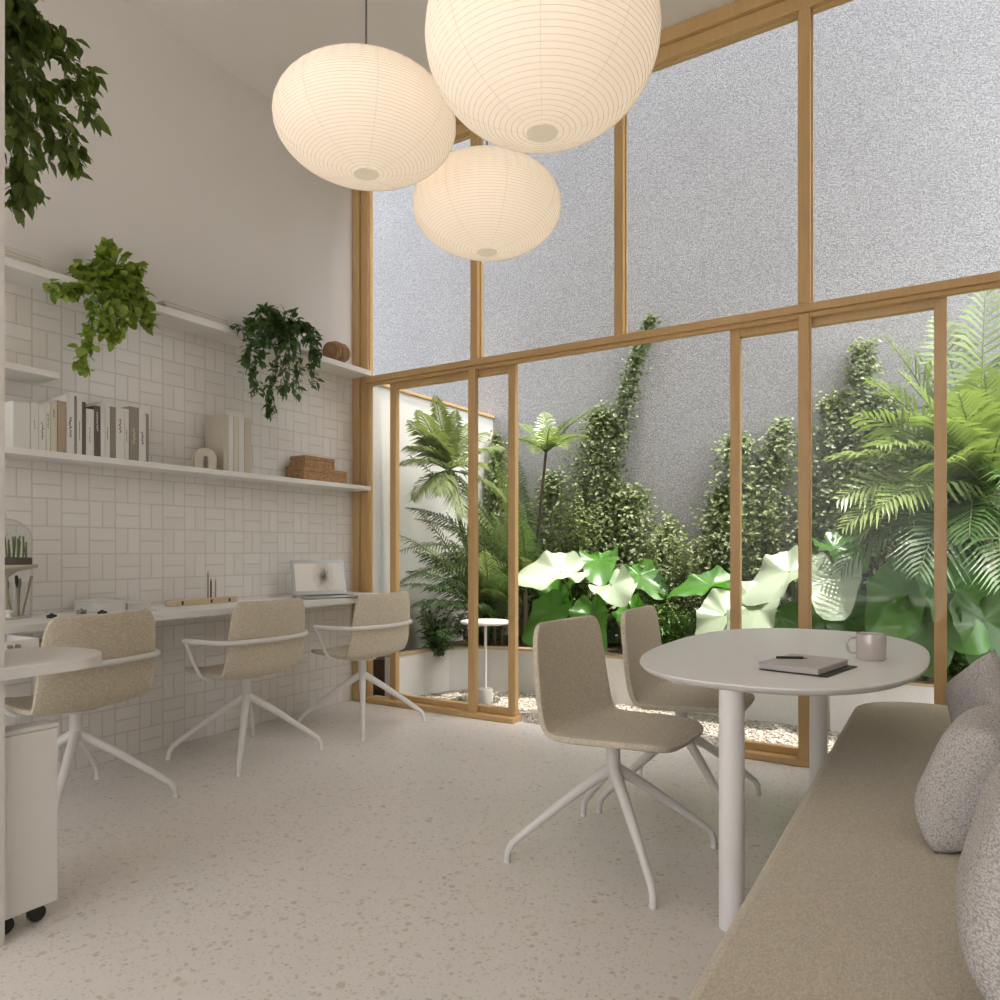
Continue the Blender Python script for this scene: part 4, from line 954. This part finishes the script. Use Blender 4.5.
for px, py, Y, sg, m in FR:
    aimed(t, cr + Vector((r.uniform(-.05, .05), r.uniform(-.05, .05), r.uniform(-.05, .03))), atY(px, py, Y), sg, 24, 0.38, 0.034, m, r, leafdroop=0.6, twist=r.uniform(-0.6, 0.6))

# climbing ivy on the wall: each vine its own runner
def ivy(label, runs, width, dens, seed, deep=0.12, m='ivy', name='climbing_ivy', grp=None, lsize=(0.028, 0.05)):
    r = random.Random(seed); x0 = runs[0][0]
    bx = on_wall(x0[0], x0[1]); bx.x = max(bx.x, XL+0.06); t = thing(name, label, 'ivy', (bx.x, GW-0.05, 0.29), 0, grp); lm, sm = MB(), MB()
    for run in runs:
        pts = smooth_path([Vector((max(q.x, XL+0.05), q.y, q.z)) for q in (on_wall(px, py, 0.03) for px, py in run)], 8)
        if pts[0].z < 0.6: pts = [Vector((pts[0].x, GW-0.05, 0.285))] + pts
        sm.tube(pts, 0.005, 5)
        n = len(pts)-1
        for k in range(int(1.9*dens*sum((pts[i+1]-pts[i]).length for i in range(n)))):
            f = r.random()**1.15*n; i = min(int(f), n-1); p = pts[i].lerp(pts[i+1], f-i); s = f/n; wd = width*(1-0.78*s)
            off = Vector((r.gauss(0, wd*0.5), -abs(r.gauss(0, 1.3*deep*(1-0.75*s)))-0.004, r.gauss(0, wd*0.4)))
            b_ = p + off; b_.y = min(b_.y, GW-0.012); b_.x = max(b_.x, XL+0.06+0.05*r.random())
            if b_.z < 0.31: b_.z = 0.31 + r.random()*0.1
            d = rdir(r, -1, 0.35); d.y = -abs(d.y)*0.8; nn = (Vector((r.uniform(-.6, .6), -0.7, r.uniform(0.2, 1.2)))).normalized()
            L = r.uniform(*lsize); small_leaf(lm, b_, d, nn, L, L*0.72)
    local(lm, t).build_raw('foliage', MT[m], t, False); local(sm, t).build_raw('runner', MT['bark'], t)
G = 'ivy climbing the grey garden wall'
ivy('tallest thin ivy runner reaching nearly to the transom right of the tree fern', [[(585, 600), (600, 520), (618, 440), (634, 375), (652, 318)]], 0.20, 620, 1, 0.07, grp=G)
ivy('broad ivy clump on the wall between the tree fern and the tallest runner', [[(560, 600), (575, 540), (590, 480), (600, 432), (603, 412)], [(540, 600), (548, 560), (552, 500), (556, 476)], [(600, 600), (606, 540), (622, 490)]], 0.34, 900, 2, 0.14, grp=G)
ivy('low bushy ivy on the wall behind the pale chairs', [[(640, 600), (645, 560), (640, 510), (636, 490)], [(665, 600), (668, 560), (672, 520)], [(615, 600), (622, 560), (628, 505)]], 0.30, 900, 3, 0.16, grp=G)
ivy('ivy clump seen through the right sliding door just right of its outer stile', [[(740, 600), (742, 520), (740, 460), (738, 440)], [(765, 600), (768, 540), (775, 470), (782, 425)], [(715, 600), (718, 550), (722, 490)]], 0.32, 950, 4, 0.14, grp=G)
ivy('ivy with a tall pointed shoot on the wall between two oak posts at right', [[(850, 600), (855, 500), (860, 420), (863, 345)], [(830, 600), (832, 520), (836, 440), (832, 400)], [(880, 600), (884, 500), (890, 430), (886, 395)]], 0.30, 950, 5, 0.12, grp=G)
ivy('ivy spreading behind the slender palm at the left', [[(500, 600), (505, 520), (500, 470), (490, 440)], [(470, 600), (468, 520), (462, 470)]], 0.34, 800, 6, 0.14, grp=G)
ivy('dark ivy on the wall behind the large palm', [[(930, 600), (935, 500), (945, 420)], [(985, 600), (985, 500), (980, 400)], [(1030, 600), (1030, 480)]], 0.40, 800, 7, 0.14, grp=G)

# elephant ears: heart-shaped blades on stalks
def ear_blade(c, nrm, tipd, size, cupf, r):
    """heart outline around the stalk point c; tipd is the way the tip points"""
    mb = MB(); nrm = Vector(nrm).normalized(); tp = Vector(tipd); tp = (tp - nrm*tp.dot(nrm)).normalized(); sd_ = nrm.cross(tp)
    seg, rings = 48, 8; ph0 = r.uniform(0, 6)
    mb.v.append(tuple(c))
    for k in range(1, rings+1):
        f = k/rings
        for q in range(seg):
            a_ = 2*PI*q/seg - PI     # 0 is the tip
            ra = 0.60 + 0.40*math.exp(-(a_/0.55)**2) - 0.34*math.exp(-((abs(a_)-PI)/0.26)**2) + 0.06*math.cos(2*a_)
            ra *= 1 + 0.02*math.sin(9*a_+ph0)*f
            x, y = math.cos(a_)*ra*size*f, math.sin(a_)*ra*size*f*0.92
            vein = abs(math.sin(4.5*a_)); h = size*(cupf*(f**2)*(0.5-0.5*math.cos(2*a_)) - 0.30*cupf*f**3*(1+math.cos(a_)) - 0.014*f*(1-vein) + 0.08*f*f*math.sin(5*a_+ph0) + 0.035*f**3*math.sin(11*a_+ph0*2))
            mb.v.append(tuple(Vector(c) + tp*x + sd_*y + nrm*h))
    for q in range(seg): mb.f.append((0, 1+q, 1+(q+1) % seg))
    for k in range(rings-1):
        for q in range(seg):
            a = 1+k*seg; mb.f.append((a+q, a+seg+q, a+seg+(q+1) % seg, a+(q+1) % seg))
    return mb
def elephant_ear(label, foot, leaves, seed):
    r = random.Random(seed); t = thing('elephant_ear', label, 'plant', foot); F = Vector(foot)
    for px, py, Y, size, nrm, tip, m in leaves:
        c = atY(px, py, Y)
        mb = ear_blade(c, nrm, tip, size, 0.28, r); o = local(mb, t).build_raw('leaf', MT[m], t)
        s0 = F + Vector((r.uniform(-.04, .04), r.uniform(-.04, .04), -0.01)); mid = s0.lerp(c, 0.55) + Vector((0, 0.05, 0.08))
        st = MB().tube([tuple(p - F) for p in smooth_path([s0, mid, c], 6)], 0.011, 7); st.build_raw('stalk', MT['stalk'], o)
elephant_ear('elephant ear plant with a broad leaf coloured sunlit-pale beside the left sliding door', (atY(575, 640, 5.15).x, 5.15, 0.29),
    [(560, 572, 4.85, 0.36, (0.35, -0.45, 0.8), (-0.8, -0.5, -0.25), 'ear_sunlit'), (552, 612, 4.86, 0.29, (0.1, -0.8, 0.5), (-0.5, -0.3, -0.7), 'ear'), (592, 614, 4.86, 0.29, (-0.1, -0.9, 0.35), (0.2, -0.3, -0.9), 'ear'),
     (612, 585, 4.95, 0.30, (-0.35, -0.5, 0.8), (0.7, -0.4, -0.5), 'ear_sunlit'), (600, 560, 5.2, 0.30, (0.0, -0.4, 0.9), (0.3, -0.9, -0.1), 'ear'), (560, 600, 5.0, 0.36, (-0.3, -0.8, 0.3), (-0.2, -0.3, -0.9), 'ear'), (632, 612, 5.0, 0.26, (-0.4, -0.6, 0.5), (0.6, -0.3, -0.7), 'ear')], 1)
elephant_ear('elephant ear plant with a sunlit lime leaf behind the pale chair backs', (atY(700, 640, 5.2).x, 5.2, 0.29),
    [(712, 585, 5.0, 0.30, (0.05, -0.35, 0.9), (-0.9, -0.4, -0.15), 'ear'), (726, 615, 4.80, 0.33, (0.0, -0.8, 0.65), (-0.3, -0.4, -0.9), 'ear_sunlit'), (640, 575, 5.4, 0.28, (0.2, -0.5, 0.8), (0.8, -0.5, -0.2), 'ear'), (768, 640, 4.72, 0.26, (0.3, -0.8, 0.5), (0.4, -0.3, -0.9), 'ear')], 2)
elephant_ear('elephant ear plant with two large leaves coloured sunlit-white beside the centre post', (atY(800, 640, 5.15).x, 5.15, 0.29),
    [(790, 572, 4.90, 0.34, (-0.1, -0.6, 0.8), (-0.7, -0.5, -0.35), 'ear_sunlit'), (832, 575, 4.85, 0.33, (0.15, -0.6, 0.8), (0.05, -0.6, -0.75), 'ear_sunlit'), (757, 606, 4.75, 0.33, (-0.1, -0.75, 0.65), (-0.2, -0.4, -0.85), 'ear_sunlit'), (848, 620, 4.95, 0.3, (0.3, -0.8, 0.3), (0.2, -0.2, -0.9), 'ear'), (800, 628, 4.95, 0.30, (0, -0.9, 0.2), (-0.1, -0.2, -0.95), 'ear'), (835, 548, 5.35, 0.26, (0.2, -0.5, 0.8), (0.7, -0.5, -0.3), 'ear')], 3)
elephant_ear('elephant ear plant with broad deep green leaves below the large palm', (atY(920, 640, 5.05).x, 5.05, 0.29),
    [(905, 590, 4.80, 0.36, (-0.15, -0.75, 0.55), (-0.35, -0.35, -0.85), 'ear'), (952, 590, 4.80, 0.36, (0.2, -0.8, 0.5), (0.3, -0.35, -0.85), 'ear'), (930, 620, 4.75, 0.30, (0.0, -0.9, 0.3), (0.0, -0.3, -0.95), 'palm_dark'), (985, 620, 4.75, 0.34, (0.2, -0.9, 0.3), (0.3, -0.3, -0.95), 'palm_dark')], 4)

# low leafy shrubs along the planter
def shrub(label, px, Y, topy, wpx, m, seed, n=420, L=(0.03, 0.06), slim=0.35):
    r = random.Random(seed); c = inside(px, 620, Y); Y = c.y; top = atY(px, topy, Y).z; wd = abs(atY(px+wpx/2, 600, Y).x - c.x)
    t = thing('leafy_shrub', label, 'shrub', (c.x, Y, 0.29)); lm, sm = MB(), MB(); h = top-0.29
    for k in range(16):
        a_ = r.uniform(0, 2*PI); e = Vector((c.x + wd*0.8*math.cos(a_)*r.random(), Y + 0.16*math.sin(a_), 0.29 + h*r.uniform(0.4, 0.95))); b0 = Vector((c.x+r.uniform(-.04, .04), Y+r.uniform(-.03, .03), 0.28)); sm.tube([b0, b0.lerp(e, 0.5)+Vector((0, 0, 0.03)), e], [0.004, 0.003, 0.0015], 5)
        for q in range(n//16):
            f = r.uniform(0.15, 1); p = b0.lerp(e, f) + rdir(r)*r.uniform(0, 0.05); d = rdir(r, -0.3, 0.9); d.y -= 0.25
            l_ = r.uniform(*L); leaf(lm, p, d, l_, l_*slim, r.uniform(-.5, .5), 0.3, 0.2)
    local(lm, t).build_raw('foliage', MT[m], t); local(sm, t).build_raw('stems', MT['bark'], t)
shrub('low bright shrub of narrow leaves right of the second table chair', 668, 5.0, 600, 70, 'shrub', 1, 700, (0.05, 0.09), 0.22)
shrub('small pale-leaved shrub seen above the mug on the table', 865, 4.95, 612, 44, 'shrub', 2, 420)
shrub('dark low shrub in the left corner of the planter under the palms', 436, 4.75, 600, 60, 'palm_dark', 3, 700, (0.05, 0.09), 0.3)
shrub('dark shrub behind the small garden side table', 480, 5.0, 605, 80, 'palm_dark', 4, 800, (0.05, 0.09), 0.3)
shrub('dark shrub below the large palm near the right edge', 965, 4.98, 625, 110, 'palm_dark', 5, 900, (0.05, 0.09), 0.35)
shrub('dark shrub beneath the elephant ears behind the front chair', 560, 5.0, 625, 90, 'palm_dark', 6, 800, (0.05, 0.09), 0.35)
shrub('dark shrub between the sun-whitened elephant ears and the table', 800, 4.98, 622, 90, 'palm_dark', 7, 700, (0.05, 0.09), 0.35)
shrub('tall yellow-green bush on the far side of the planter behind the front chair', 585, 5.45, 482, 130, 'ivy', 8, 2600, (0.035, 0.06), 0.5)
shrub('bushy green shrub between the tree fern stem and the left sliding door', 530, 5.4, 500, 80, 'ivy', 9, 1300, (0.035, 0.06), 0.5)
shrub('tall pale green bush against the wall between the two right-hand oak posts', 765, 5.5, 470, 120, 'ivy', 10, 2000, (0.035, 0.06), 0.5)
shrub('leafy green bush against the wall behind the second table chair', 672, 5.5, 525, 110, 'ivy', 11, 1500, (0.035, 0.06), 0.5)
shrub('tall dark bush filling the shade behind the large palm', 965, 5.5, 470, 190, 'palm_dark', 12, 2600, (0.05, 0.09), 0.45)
shrub('dark bush between the bright post and the large palm', 870, 5.5, 500, 110, 'ivy', 13, 1600, (0.035, 0.06), 0.5)
